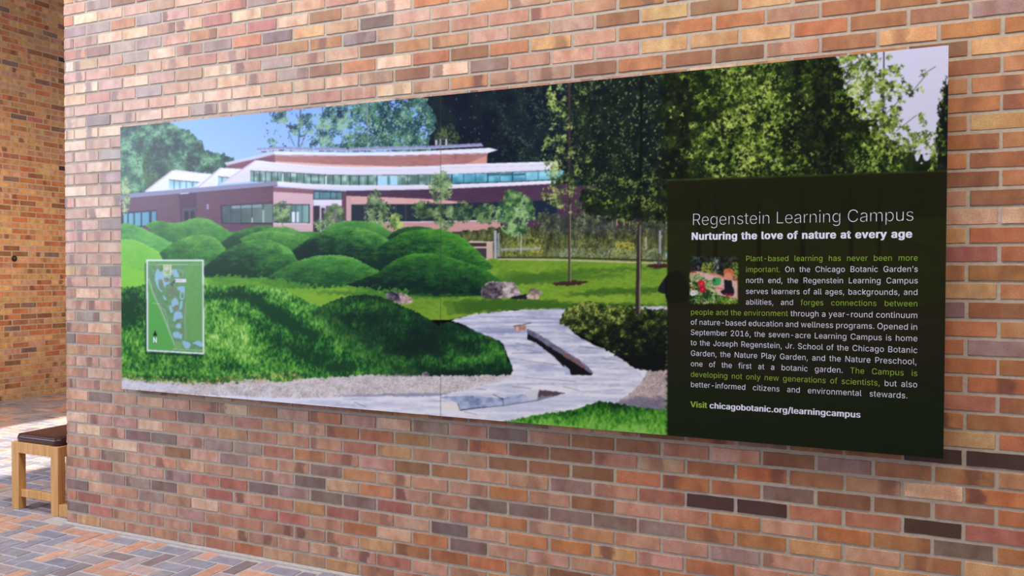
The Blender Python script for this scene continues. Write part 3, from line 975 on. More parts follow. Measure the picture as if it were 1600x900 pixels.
SAP = [(54, 78, 56), (96, 128, 84), (146, 172, 120)]
sapling(441, 332, 15, 18, 120, SAP, 420, (1, 26, 1))
sapling(196, 306, 7, 34, 121, [(70, 96, 66), (130, 158, 110), (170, 190, 140)], 240)
sapling(522, 338, 18, 20, 122, SAP, 380, (1, 22, 1))
sapling(500, 350, 12, 10, 222, SAP, 120)
sapling(586, 330, 18, 34, 123, SAP, 520, (0, 22, 1.2))
sapling(604, 336, 14, 20, 223, SAP, 220)
sapling(619, 346, 11, 14, 124, [(80, 112, 60), (136, 172, 84), (178, 200, 110)], 200)
sapling(689, 292, 19, 26, 125, SAP, 480, (0, 60, 1.4))
sapling(664, 328, 22, 15, 126, [(36, 56, 46), (70, 98, 66), (110, 140, 88)], 420)
sapling(695, 338, 18, 22, 127, SAP, 420)
sapling(724, 330, 16, 18, 128, [(34, 54, 46), (62, 92, 62), (100, 132, 84)], 280)
sapling(760, 334, 22, 16, 129, [(44, 70, 54), (84, 118, 76), (124, 158, 98)], 420)
line([(815, 362), (814, 395)], 1.6, (190, 186, 178)); line([(808, 362), (812, 392)], 1, (150, 146, 140)); line([(824, 362), (818, 388)], 1, (150, 146, 140))
sapling(806, 334, 31, 36, 130, [(38, 66, 48), (72, 112, 72), (112, 154, 96), (152, 188, 128)], 1700)
sapling(800, 308, 16, 14, 131, [(50, 80, 52), (92, 132, 80), (140, 176, 108)], 300)
for k, x in enumerate((850, 870, 900, 912, 935, 958)):
    sapling(x, 345 + (k % 3) * 5, 12, 20, 140 + k, [(44, 48, 46), (76, 86, 66), (118, 130, 92)], 110, (0, 30, 0.8))

# --- lawns
LAWN = [(186, 440), (330, 425), (560, 425), (700, 440), (766, 404), (860, 403), (1044, 410), (1044, 484), (900, 486), (800, 484), (745, 490), (702, 500), (560, 500), (186, 500)]
fill(LAWN, grass([(78, 118, 34), (104, 146, 44)], [(124, 162, 52), (146, 176, 66)], 3.0, 1.4, 14, amp=0.35, low=60))
line(smooth([(778, 405), (860, 406), (960, 409), (1044, 412)]), 2.2, (188, 182, 160))
line(smooth([(778, 402.5), (860, 402.5), (960, 405), (1044, 408)]), 2.0, (52, 44, 34))


def streak(pts, c, a, e=4):
    for q in range(3):
        P = np.array(pts, float)
        cen = P.mean(0)
        fill((P - cen) * (1 - 0.10 * q) + cen, c, a / 3 * 1.4, edge=e, es=6, seed=q)


streak([(786, 432), (830, 426), (890, 422), (960, 418), (1040, 416), (1040, 419), (960, 424), (900, 430), (860, 440), (800, 446), (770, 440)], (62, 104, 40), 0.75)
streak([(780, 422), (880, 432), (960, 428), (1000, 424), (960, 434), (900, 438), (850, 446), (770, 444)], (60, 104, 40), 0.6)
streak([(870, 462), (930, 452), (1000, 450), (1044, 446), (1044, 458), (980, 460), (900, 463)], (52, 92, 34), 0.85)
streak([(690, 470), (760, 466), (860, 468), (900, 474), (1044, 474), (1044, 482), (900, 484), (800, 483), (700, 492)], (44, 84, 30), 0.85)
fill(smooth([(862, 444), (876, 440), (900, 438.5), (920, 441), (906, 445), (880, 446.5)], True), (62, 40, 38), edge=1.5)
fill(smooth([(1008, 416), (1024, 412.5), (1042, 412), (1042, 418), (1024, 419)], True), (62, 38, 36), edge=1.2)
for pts, w in (([(1029, 414), (1030, 385), (1022, 350)], 1.8), ([(1031, 414), (1037, 390), (1038, 350)], 1.6), ([(1028, 412), (1024, 395)], 1.2)):
    line(pts, w, (66, 62, 54))
fill([(1029.5, 360), (1033, 360), (1033, 396), (1029.5, 396)], (150, 158, 172))
fill([(1008, 370), (1010.5, 370), (1010.5, 390), (1008, 390)], (170, 166, 158))
for x in (964, 975, 984):
    line([(x, 338), (x, 352)], 1.8, (168, 132, 112))
line([(955, 328), (957, 356)], 2.2, (120, 110, 104))

# --- the grass mounds
fill([(186, 362), (700, 362), (760, 440), (186, 440)], grass([(40, 92, 44)], [(96, 160, 70)], 3, 1.4, 2, amp=0.3))
GL, GM, GD = (116, 188, 70), (66, 132, 50), (24, 62, 36)


def mound(pts, base, lo, hi, lit, seed, gain=1.0, bias=0.0, rows=True):
    P = smooth(pts) + list(base)
    A = np.array(P)
    c, s = A.mean(0), A.max(0) - A.min(0)
    top = np.array(sorted((float(p[0]), float(p[1])) for p in smooth(pts)))

    def t(X, Y):
        u, v = (X - c[0]) / s[0], (Y - c[1]) / s[1]
        r = (u * lit[0] + v * lit[1]) * gain + bias
        if rows:
            r = r + (vnoise(X / 9, Y / 1.6, seed + 9) - 0.5) * 0.30
        d = np.maximum(Y - np.interp(X, top[:, 0], top[:, 1]), 0)
        r = r + 0.30 * np.exp(-d / (0.07 * s[1] + 2.0)) - 0.06
        return r
    fill(P, grass(lo, hi, 1.3, 1.0, seed, t, amp=0.34, low=14), edge=0.8, es=2)


L1, L2, L3 = [(30, 74, 40), (58, 124, 52)], [(92, 164, 66), (128, 196, 82)], None
mound([(227, 353), (240, 345.5), (256, 346), (269, 348), (284, 346.5), (300, 341.5), (313, 340), (326, 342.5), (340, 350), (352, 357), (364, 366)], [(346, 379), (290, 384), (253, 374)],
      [(48, 106, 52), (74, 144, 60)], [(106, 172, 76)], (0.2, -0.5), 3)
mound([(186, 350), (198, 348.5), (210, 350.5), (225, 357), (242, 366), (258, 374), (275, 382)], [(262, 400), (186, 400)],
      [(50, 116, 62), (84, 158, 74)], [(116, 184, 84)], (0.3, 0.2), 6)
mound([(186, 375), (200, 374), (214, 376), (232, 385), (252, 395), (262, 404)], [(262, 446), (186, 446)],
      [(104, 178, 66)], [(136, 206, 84)], (0.1, -0.2), 8, rows=False)
fill([(186, 414), (232, 424), (330, 424), (330, 450), (186, 450)], grass([(116, 190, 64)], [(150, 210, 80)], 4, 1.3, 11, amp=0.3), 0.8, edge=4)
mound([(345, 380), (358, 370), (375, 360), (390, 355), (402, 353), (416, 352), (428, 355), (440, 362)], [(420, 388), (352, 390)],
      [(22, 64, 40), (40, 96, 46)], [(78, 142, 62)], (0.7, -0.6), 12)
mound([(400, 364), (418, 357), (432, 354.8), (446, 354.5), (458, 357), (470, 363), (484, 372), (494, 380)], [(470, 390), (410, 380)],
      [(58, 116, 54)], [(104, 166, 78)], (0.2, -0.6), 15)
mound([(374, 374), (388, 367), (402, 362.5), (420, 361), (436, 361), (450, 363.5), (466, 368), (484, 376)], [(470, 400), (400, 400)],
      [(44, 100, 48), (74, 138, 58)], [(112, 176, 82)], (0.2, -0.7), 18)
mound([(249, 396), (262, 385), (278, 376), (290, 370.5), (305, 367.5), (322, 367), (334, 371), (343, 378), (353, 388)], [(340, 410), (258, 412)],
      [(38, 92, 46), (72, 140, 58)], [(112, 178, 78)], (0.35, -0.5), 21)
mound([(494, 368), (508, 358), (524, 349.5), (536, 346), (549, 345), (562, 345), (576, 346.5), (590, 350), (603, 357), (616, 365)], [(606, 384), (510, 380)],
      [(44, 100, 48)], [(96, 164, 76)], (0.3, -0.6), 24)
mound([(456, 392), (474, 379), (493, 367.5), (512, 360.5), (530, 356.5), (545, 354), (560, 354.5), (576, 359), (592, 366), (612, 378)], [(590, 404), (520, 410), (466, 408)],
      [(12, 38, 34), (32, 82, 44), (62, 124, 54)], [(96, 160, 74)], (0.75, -0.75), 27)
mound([(604, 371), (614, 363), (626, 357.5), (640, 354), (656, 353.5), (676, 357)], [(670, 374), (610, 376)],
      [(18, 52, 38)], [(48, 98, 50)], (0.5, -0.4), 30)
mound([(556, 405), (574, 394), (594, 383.5), (612, 373), (630, 363.5), (644, 360), (660, 358), (676, 357.5), (692, 359), (706, 363), (720, 370), (734, 381), (748, 394), (760, 406), (772, 418)],
      [(740, 430), (640, 424), (594, 424)], [(14, 44, 34), (36, 86, 42), (62, 128, 46)], [(84, 156, 54)], (0.8, -0.55), 33)
mound([(317, 419), (332, 406), (349, 394), (364, 385), (378, 379), (392, 375), (406, 373.5), (420, 375), (434, 379), (446, 385), (456, 392), (464, 406)],
      [(456, 424), (420, 434), (320, 434)], [(16, 54, 34), (38, 92, 46), (58, 122, 52)], [(100, 168, 72)], (0.8, -0.7), 36)
mound([(404, 442), (420, 432), (436, 422), (450, 414.5), (462, 408.5), (476, 404), (492, 400), (510, 398.5), (526, 398.5), (542, 400), (556, 404.5), (568, 411), (580, 417.5), (592, 424)],
      [(560, 444), (500, 452), (440, 450)], [(28, 74, 42), (58, 120, 52)], [(98, 166, 74)], (0.35, -0.7), 39)
mound([(540, 445), (566, 436), (586, 428), (602, 417), (616, 407), (630, 400.5), (645, 396.5), (660, 395.5), (676, 396), (692, 399), (708, 404), (724, 408), (738, 413), (752, 419), (766, 427), (784, 439)],
      [(762, 462), (680, 464), (596, 458)], [(12, 38, 32), (28, 74, 38), (48, 104, 42)], [(72, 140, 50)], (0.45, -0.85), 42)
# lawn between the mounds, shade at their feet
fill([(320, 430), (420, 434), (500, 448), (640, 452), (640, 458), (440, 462), (330, 452)], grass([(60, 120, 44)], [(120, 180, 60)], 3, 1.2, 44, amp=0.4), 0.75, edge=5)
fill([(430, 452), (520, 450), (600, 458), (600, 476), (480, 482), (440, 468)], grass([(104, 160, 48)], [(146, 184, 66)], 3, 1.2, 46, amp=0.3), 0.8, edge=3)
streak([(470, 456), (560, 454), (620, 458), (700, 460), (770, 462), (700, 466), (560, 464)], (48, 104, 44), 0.7)

# boulders
def rock(pts, c0, c1, c2, s):
    fill(smooth(pts, True, 4), lambda X, Y: mixc(fbm(X / 5, Y / 4, s, 3) * 1.7 - 0.35, c0, c1, c2), edge=1.2, es=3, seed=s)


rock([(603, 462), (610, 456), (618, 456), (630, 459), (640, 464), (645, 472), (636, 475), (620, 473)], (90, 78, 86), (176, 150, 148), (214, 190, 184), 3)
rock([(603, 462), (610, 456), (622, 458), (624, 470), (610, 468)], (40, 36, 48), (96, 92, 108), (140, 134, 146), 5)
rock([(752, 458), (754, 448), (764, 440.5), (776, 440), (800, 441), (806, 443), (810, 452), (814, 463), (792, 465), (770, 466), (754, 466)], (112, 96, 102), (176, 160, 164), (214, 200, 200), 7)
rock([(752, 460), (756, 447), (768, 441), (784, 446), (782, 464), (758, 466)], (44, 38, 50), (84, 74, 86), (130, 118, 128), 9)
rock([(800, 464), (826, 460), (828, 466), (802, 467.5)], (22, 24, 34), (34, 36, 48), (60, 60, 70), 11)
rock([(826, 456), (834, 450.5), (842, 453), (848, 459), (840, 461)], (70, 60, 66), (130, 116, 120), (176, 160, 156), 13)
rock([(824, 461), (836, 458), (843, 463), (840, 467), (826, 467)], (140, 116, 106), (196, 170, 156), (216, 194, 184), 15)
fill(smooth([(1028, 455), (1036, 438), (1046, 430), (1046, 457)], True), (26, 30, 38))

# --- front grass, gravel and stone path
GRAV = [(186, 588), (300, 596), (440, 592), (540, 584), (700, 584), (806, 582), (806, 592), (760, 606), (720, 614), (690, 618), (560, 622), (560, 650), (186, 640)]
fill([(186, 580), (810, 580), (1044, 575), (1044, 700), (186, 640)], (222, 224, 240))


def gravel(c0, c1, c2, s):
    return lambda X, Y: mixc(0.5 + (vnoise(X / 1.3, Y / 1.1, s) - 0.5) * 1.0 + (vnoise(X / 14, Y / 8, s + 1) - 0.5) * 0.4, c0, c1, c2)


fill([(186, 585), (806, 580), (806, 592), (770, 600), (748, 603), (720, 611), (690, 616.5), (640, 618), (545, 620), (480, 622), (400, 620), (186, 612)], gravel((158, 148, 148), (200, 192, 194), (226, 222, 226), 31), edge=1.5)
fill([(186, 596), (300, 602), (300, 612), (186, 608)], (216, 216, 236), 0.45, edge=3)
streak([(520, 618), (600, 615), (700, 614), (720, 620), (690, 622), (600, 619), (530, 620)], (128, 124, 156), 0.7, 2)
FRONT = [(186, 450), (230, 446), (330, 446), (400, 447), (440, 450), (455, 458), (468, 464), (484, 474), (520, 482), (600, 524), (660, 560), (700, 575), (700, 584), (580, 586), (540, 588), (470, 592),
         (440, 597), (400, 592), (340, 598), (290, 598), (240, 595), (186, 591)]


def front_t(X, Y):
    sh = 0
    for (cx, cy, ax, ay, ang, w) in [(352, 462, 50, 9, 0.0, 0.42), (415, 480, 50, 10, 0.55, 0.55), (470, 515, 46, 11, 0.55, 0.5), (400, 504, 36, 9, 0.4, 0.4), (460, 545, 60, 14, 0.35, 0.42), (205, 474, 26, 26, 0.0, 0.45),
                                     (196, 500, 30, 20, 0.5, 0.3), (250, 560, 70, 12, 0.15, 0.16), (365, 570, 12, 9, 0, 0.3), (520, 572, 60, 18, 0.1, 0.35), (250, 590, 80, 3.5, 0.03, 0.25)]:
        c, s = math.cos(ang), math.sin(ang)
        u, v = ((X - cx) * c + (Y - cy) * s) / ax, (-(X - cx) * s + (Y - cy) * c) / ay
        sh = sh + 1.25 * w * np.exp(-(u * u + v * v) * 0.9)
    hi = 0.22 * np.exp(-(((X - 370) / 70) ** 2 + ((Y - 515) / 36) ** 2)) + 0.16 * np.exp(-(((X - 440) / 60) ** 2 + ((Y - 452) / 9) ** 2)) + 0.10 * np.exp(-(((X - 215) / 40) ** 2 + ((Y - 545) / 30) ** 2))
    return hi - sh - 0.06


fill(FRONT, grass([(22, 62, 36), (44, 106, 44)], [(86, 156, 58), (136, 190, 86), (186, 220, 130)], 1.05, 2.8, 50, front_t, amp=0.62, low=16), edge=2.2, es=2.5)
BASE_E = [(186, 588), (240, 594), (290, 597), (340, 597), (400, 592), (440, 594), (470, 590)]
leaves([(186, 584), (300, 590), (400, 584), (470, 580), (470, 594), (400, 598), (300, 602), (186, 594)], 620, (0.8, 1.8), [(38, 70, 34), (92, 116, 56), (176, 158, 98), (206, 180, 132)], 151, clump=5, aspect=0.35)
DARKM = smooth([(486, 489), (498, 480), (514, 472), (530, 466.5), (547, 462.5), (560, 461), (574, 460.5), (588, 462), (604, 467), (620, 474), (638, 482), (656, 490), (672, 499), (686, 508)]) + \
    smooth([(690, 506), (705, 503), (724, 509), (749, 516), (752, 522), (768, 526), (780, 532), (787, 542), (791, 552), (793, 562), (800, 570), (801, 580), (796, 586)]) + \
    [(690, 587), (640, 588), (560, 587), (500, 580), (470, 560), (470, 510)]


def dark_t(X, Y):
    hi = 0.30 * np.exp(-(((X - 735) / 70) ** 2 + ((Y - 560) / 8) ** 2)) + 0.26 * np.exp(-(((X - 770) / 26) ** 2 + ((Y - 548) / 12) ** 2)) + 0.20 * np.exp(-(((X - 640) / 60) ** 2 + ((Y - 566) / 9) ** 2))
    hi = hi + 0.24 * np.exp(-(((X - 560) / 70) ** 2 + ((Y - 478) / 9) ** 2)) + 0.34 * np.exp(-(((X - 480) / 22) ** 2 + ((Y - 530) / 40) ** 2)) + 0.22 * np.exp(-(((X - 740) / 40) ** 2 + ((Y - 522) / 6) ** 2))
    lo = 0.30 * np.exp(-(((X - 660) / 40) ** 2 + ((Y - 530) / 22) ** 2)) + 0.3 * np.exp(-(((X - 720) / 90) ** 2 + ((Y - 584) / 5) ** 2))
    return hi - lo - 0.22


fill(DARKM, grass([(14, 36, 30), (20, 56, 34)], [(60, 124, 46), (120, 182, 76)], 1.1, 2.4, 54, dark_t, amp=0.38, low=18), a=lambda X, Y: np.clip((X - 476 + (506 - Y) * 1.2 + 14 * (vnoise(X / 9, Y / 9, 61) - 0.5)) / 70 * np.where(Y > 500, np.clip(1 - (Y - 500) / 260, 0.6, 1), 1), 0, 1), edge=1.8, es=2.5)
rock([(660, 585), (663, 581.5), (668, 582), (671, 587), (664, 588)], (80, 72, 80), (140, 130, 140), (190, 180, 186), 17)

# stone path
STONE = lambda X, Y: mixc(0.55 + (vnoise(X / 40, Y / 3, 33) - 0.5) * 0.9 + (vnoise(X / 6, Y / 2, 34) - 0.5) * 0.35 + (Y - 545) / 300, (150, 158, 188), (196, 200, 220), (226, 226, 236))
PATH = smooth([(704, 501), (720, 496), (740, 491), (760, 488.5), (800, 485), (829, 483.5), (860, 483), (880, 482.5), (960, 480), (1044, 478)]) + \
    [(1044, 490), (900, 500)] + smooth([(888, 512), (896, 520), (907, 528), (925, 537), (944, 545), (960, 554), (976, 564), (988, 573), (999, 582), (1006, 592), (1005, 600), (997, 606), (985, 612), (974, 620), (960, 629)]) + \
    [(900, 640), (830, 652), (779, 660), (690, 652), (650, 646), (450, 628), (546, 622), (640, 620), (690, 618), (720, 613), (748, 603), (772, 599), (800, 588)] + \
    smooth([(801, 576), (796, 562), (792, 552), (788, 542), (784, 535), (770, 528), (752, 521), (735, 513), (720, 506)])
fill(PATH, STONE, edge=1.0, es=4)
for (x, y, w_, h_, c, a) in [(780, 517, 50, 6, (126, 136, 178), 0.5), (850, 575, 40, 5, (150, 160, 196), 0.5), (830, 545, 40, 3, (140, 150, 190), 0.4), (930, 560, 30, 4, (150, 160, 196), 0.4), (900, 532, 28, 4, (130, 140, 176), 0.4), (800, 500, 40, 3, (170, 176, 200), 0.4)]:
    streak([(x - w_, y), (x, y - h_), (x + w_, y), (x, y + h_)], c, a, 3)
for (x0, y0, x1, y1) in [(806, 536, 836, 542), (800, 552, 846, 551), (812, 562, 870, 570), (905, 541, 950, 546), (880, 520, 912, 531), (940, 560, 985, 566), (820, 590, 900, 596), (744, 607, 760, 609), (800, 604, 830, 607), (880, 604, 905, 610), (553, 628, 572, 636), (648, 649, 670, 648), (725, 643, 745, 648)]:
    line([(x0, y0), (x1, y1)], 1.0, (110, 108, 120), 0.7)
# channel in the path
fill([(824, 513), (840, 522), (856, 531), (868, 539), (880, 547), (893, 554), (905, 562), (917, 571), (927, 583), (924, 586.5), (893, 586), (884, 577), (876, 568), (861, 553), (850, 545), (838, 536), (824, 530)], (20, 18, 26), edge=0.7)
fill([(824, 513), (840, 522), (856, 531), (868, 539), (880, 547), (893, 554), (905, 562), (917, 571), (927, 583), (922, 584), (910, 574), (897, 566), (884, 558), (868, 548), (852, 538), (838, 529), (825, 522)],
     lambda X, Y: mixc(vnoise(X / 5, Y / 5, 12), (84, 84, 108), (140, 140, 164)), edge=0.8)
fill([(880, 549), (900, 561), (915, 573), (912, 576), (896, 566), (880, 557)], (120, 92, 92), edge=0.8)
fill([(881, 570), (890, 577), (892, 586), (883, 586)], (176, 186, 214))
fill([(803, 510), (822, 507), (822, 515), (806, 518)], lambda X, Y: mixc(vnoise(X / 2.5, Y / 9, 12), (150, 104, 88), (226, 190, 166)), edge=0.6)
line([(803, 509.5), (814, 508)], 1.2, (50, 40, 44)); line([(816, 507.5), (830, 504.5)], 1.0, (60, 48, 50))
# split slab at the bottom
fill([(690, 629), (716, 629.5), (719, 641), (690, 640)], (228, 222, 220))
fill([(686, 620), (730, 618), (785, 622), (838, 612), (840, 626), (822, 627), (786, 634), (746, 637), (720, 641), (715, 630)],
     lambda X, Y: mixc(fbm(X / 9, Y / 6, 18) * 1.4 - 0.2, (112, 128, 164), (150, 166, 198), (190, 200, 222)), edge=0.9)
fill([(820, 612), (842, 609), (840, 624), (826, 627)], (206, 206, 216))
fill([(843, 609), (862, 611), (884, 614), (866, 619), (842, 626), (839, 624)], (84, 68, 76), edge=0.8)
line([(719, 641), (746, 637.5), (786, 634), (826, 627.5), (842, 625.5)], 1.4, (40, 40, 52))
line([(785, 622), (786.5, 633)], 1.6, (34, 36, 48)); line([(715, 630), (719, 641)], 1.2, (96, 92, 96))
line([(770, 616), (785, 623)], 1.0, (80, 84, 104))
fill([(800, 622), (900, 616), (960, 624), (900, 634), (850, 642), (760, 645), (740, 640)], (186, 196, 222), 0.45, edge=3)
# right gravel and front right grass
fill([(1000, 600), (1012, 580), (1044, 576), (1044, 645), (960, 630), (985, 614)], gravel((128, 116, 116), (174, 160, 160), (208, 194, 192), 36), edge=1.5)
streak([(960, 628), (1000, 618), (1044, 622), (1044, 646), (980, 638)], (92, 92, 122), 0.6)
fill([(779, 660), (810, 654), (840, 648), (870, 644), (893, 641), (915, 634), (936, 627), (963, 630), (1000, 637), (1044, 641), (1044, 690), (900, 672)],
     grass([(18, 52, 26), (44, 110, 34)], [(88, 158, 52), (130, 190, 84)], 1.6, 3.4, 58, lambda X, Y: (Y - 648) / 60 - 0.02 - 0.25 * np.exp(-(((X - 960) / 50) ** 2 + ((Y - 634) / 8) ** 2)), amp=0.55), edge=1.8, es=2.5)

# --- hedge at the path
HEDGE = smooth([(876, 506), (880, 488), (900, 474), (920, 472), (946, 476), (973, 477), (1000, 482), (1044, 484)]) + [(1044, 578), (1000, 578)] + \
    smooth([(997, 576), (985, 566), (970, 558), (950, 548), (935, 537), (915, 527), (900, 520), (888, 511)])
fill(HEDGE, lambda X, Y: mixc(fbm(X / 6, Y / 6, 28) * 1.2 - 0.1 + (505 - Y) / 120, (14, 18, 18), (30, 42, 24), (62, 82, 36)), edge=3.5, es=4)
leaves(HEDGE, 3600, (0.8, 2.0), [(13, 17, 17), (30, 44, 22), (64, 88, 34), (112, 134, 50), (176, 186, 90)], 160, clump=7,
       light=lambda x, y: (505 - y - np.clip((x - 900) * 0.30, 0, 40)) / 80 + 0.02, aspect=0.38)

# --- trees in front: the young columnar tree and the darker ones beside it
line([(889.5, 118), (890, 440)], 4.2, (58, 52, 48))
line([(891.2, 320), (891.2, 440)], 1.3, (146, 134, 118))
CT = smooth([(878, 112), (905, 110), (918, 140), (922, 190), (924, 240), (932, 300), (918, 340), (890, 332), (864, 322), (848, 312), (846, 296), (862, 286), (850, 264), (846, 230), (862, 190), (852, 150)], True)
leaves(CT, 1900, (0.9, 2.0), [(30, 42, 34), (64, 84, 46), (108, 134, 64), (166, 184, 104)], 170,
       lambda x, y: np.clip(fbm(x / 9, y / 9, 31, 3) * 5.0 - 2.1, 0.04, 1) * np.where(x > 900, 0.7, 1.0), clump=9, light=lambda x, y: np.clip((888 - x) / 60, -0.3, 0.35))
line([(1003, 95), (1000, 340)], 4, (16, 20, 20))
line([(1000, 340), (998, 420), (996, 490)], 7.4, (48, 44, 42))
line([(1000.5, 346), (999.5, 490)], 2.2, (134, 124, 110))
line([(1000, 350), (1018, 318)], 3, (44, 42, 36))
LOWB = [(905, 300), (1044, 300), (1044, 346), (1010, 344), (980, 348), (950, 340), (915, 336)]
fill(LOWB, lambda X, Y: mixc(fbm(X / 8, Y / 8, 17), (14, 20, 20), (24, 34, 26), (40, 54, 34)), edge=6, es=6)
leaves([(905, 290), (1044, 260), (1044, 352), (985, 350), (915, 340)], 900, (1.0, 2.2), [(12, 18, 18), (28, 40, 26), (70, 92, 42), (126, 146, 66)], 171, clump=12, light=lambda x, y: -0.08)

# --- the big sunlit trees on the right
RT = [(1036, 78), (1480, 60), (1480, 290), (1036, 300)]


def rim_x(y):
    return 1352 + (y - 80) * 0.40 + 9 * np.sin(y / 9.0) + 6 * np.sin(y / 4.1)


def right_d(x, y):
    full = np.clip((rim_x(y) - x) / 40, 0, 1)
    right = np.clip((x - (1472 - np.clip((y - 115) * 0.16, 0, 60))) / 6, 0, 1) * (y > 118)
    return np.clip(full + right, 0, 1)


fill([(1036, 80), (1300, 66), (1312, 90), (1322, 120), (1330, 150), (1352, 180), (1380, 212), (1420, 238), (1450, 250), (1486, 246), (1486, 300), (1036, 300)],
     lambda X, Y: mixc(fbm(X / 16, Y / 16, 38) * 1.2 - 0.1, (14, 19, 16), (24, 34, 19), (52, 72, 30)), edge=12, es=8)
fill([(1476, 134), (1486, 124), (1486, 300), (1456, 300), (1464, 214), (1469, 170)], (18, 26, 28), edge=5, es=4)
for (x, y0, y1, w) in ((1118, 110, 290, 4), (1296, 96, 280, 3.2), (1381, 80, 240, 2.0), (1256, 180, 220, 3), (1376, 230, 282, 3.2)):
    line([(x, y0), (x - 1, y1)], w, (24, 26, 22), 0.8)
for (x0, y0, x1, y1) in ((1381, 160, 1398, 132), (1382, 180, 1404, 158), (1381, 140, 1366, 110), (1380, 200, 1412, 186), (1400, 205, 1432, 180), (1436, 120, 1462, 104), (1420, 150, 1446, 118)):
    line([(x0, y0), (x1, y1)], 0.9, (40, 44, 30), 0.8)


def right_l(x, y):
    """sunny and shaded trees side by side"""
    s = 0.30 * np.exp(-((x - 1165) / 46) ** 2) + 0.30 * np.exp(-((x - 1400) / 60) ** 2) - 0.40 * np.exp(-((x - 1285) / 28) ** 2) + 0.20 * np.exp(-((x - 1330) / 20) ** 2 - ((y - 110) / 40) ** 2)
    s = s - 0.55 * np.exp(-((x - 1040) / 44) ** 2) - 0.26 * np.exp(-((x - 1310) / 60) ** 2 - ((y - 205) / 36) ** 2) - 0.4 * (x > 1464)
    return s - 0.12


RAMP_R = [(14, 19, 16), (34, 48, 20), (70, 98, 32), (112, 144, 50), (174, 194, 96)]
leaves(RT, 3400, (1.6, 3.4), RAMP_R, 180, right_d, clump=15, light=right_l, lobes=True)
leaves(RT, 3000, (0.8, 1.7), RAMP_R, 181, right_d, clump=9, light=right_l)
leaves(RT, 1100, (1.6, 3.0), [(60, 84, 28), (108, 140, 48), (180, 200, 104)], 183, lambda x, y: right_d(x, y) * np.clip(right_l(x, y) * 1.6 + 0.34, 0.03, 1), clump=10, lobes=True)
_rs = np.random.RandomState(77)
for k in range(150):
    cy_ = _rs.uniform(80, 240)
    rx_ = float(rim_x(cy_))
    cx_ = rx_ - 34 + abs(_rs.normal(0, 1)) * 40
    if cx_ > 1462 - max(0, 100 - cy_) * 0.2 or (cx_ > 1440 and cy_ < 96):
        continue
    r_c = _rs.uniform(4, 9)
    leaves([(cx_ - r_c, cy_ - r_c * 0.8), (cx_ + r_c, cy_ - r_c * 0.6), (cx_ + r_c * 0.8, cy_ + r_c), (cx_ - r_c, cy_ + r_c * 0.7)], int(_rs.randint(5, 12)), (1.4, 3.0),
           [(26, 36, 26), (66, 88, 36), (112, 138, 54), (160, 182, 92)], 700 + k, clump=7, lobes=True)

# --- the dark see-through panel that carries the writing: the scene goes on under it, very dim
OV = [(1042.4, 283), (1482, 268), (1482, 730), (1042.4, 690)]
fill([(1042, 280), (1482, 266), (1482, 375), (1042, 375)], lambda X, Y: mixc(fbm(X / 20, Y / 20, 41), (30, 40, 16), (60, 78, 34)))
fill([(1042, 345), (1482, 340), (1482, 480), (1042, 480)], lambda X, Y: mixc(fbm(X / 30, Y / 8, 42), (64, 90, 24), (110, 140, 44)))
fill([(1042, 440), (1300, 470), (1482, 480), (1482, 730), (1042, 700)], lambda X, Y: mixc(fbm(X / 40, Y / 12, 43), (60, 70, 46), (120, 110, 100)), edge=6)
fill([(1042, 600), (1482, 610), (1482, 730), (1042, 700)], lambda X, Y: mixc(fbm(X / 40, Y / 12, 44), (40, 90, 30), (60, 110, 40)), edge=6)
for x, y0, y1, w in ((1092, 300, 410, 7), (1118, 300, 430, 6), (1186, 320, 440, 8), (1254, 300, 450, 9), (1330, 290, 440, 6), (1374, 300, 420, 5)):
    line([(x, y0), (x, y1)], w, (24, 26, 18))
fill(smooth([(1042, 430), (1066, 425), (1076, 452), (1070, 470), (1042, 470)], True), (16, 18, 24))
r_ = poly_mask(OV)
m_, X_, Y_, sy_, sx_ = r_
w_ = m_[..., None] * 1.0
dim = ART[sy_, sx_] * 0.12 + mixc((Y_ - 280) / 430, (22, 22, 10), (22, 21, 10), (15, 18, 10))
ART[sy_, sx_] = ART[sy_, sx_] * (1 - w_) + dim * w_

# seam where the two halves of the print meet
line([(688.6, 130), (688.6, 655)], 0.7, (60, 80, 60), 0.45)

# --- small site map
def mp(*p):
    return [(220 + x / 5.4545, 395 + y / 5.4545) for x, y in p]


fill(mp((36, 84), (52, 84), (52, 850), (540, 868), (536, 884), (36, 862)), (14, 36, 30), 0.7, edge=0.5)
fill(mp((46, 58), (536, 58), (541, 866), (50, 838)), (226, 230, 244))
fill(mp((60, 72), (524, 72), (528, 852), (64, 826)), lambda X, Y: mixc(fbm(X / 8, Y / 8, 20), (94, 152, 92), (108, 166, 98)))
fill(mp((64, 220), (130, 400), (200, 560), (290, 770), (290, 836), (64, 826)), (90, 164, 82))
fill(mp((66, 120), (110, 100), (200, 105), (250, 110), (370, 110), (380, 290), (384, 740), (520, 750), (526, 826), (300, 812), (262, 700), (220, 560), (140, 420), (70, 240)),
     lambda X, Y: mixc(fbm(X / 3, Y / 3, 21) * 1.2 - 0.1, (86, 134, 92), (104, 148, 104), (122, 158, 122)), edge=0.6)
fill(mp((385, 110), (522, 110), (526, 740), (400, 740)), lambda X, Y: mixc(fbm(X / 3, Y / 4, 23), (98, 154, 86), (112, 164, 96)))
LAKE = (146, 186, 208)
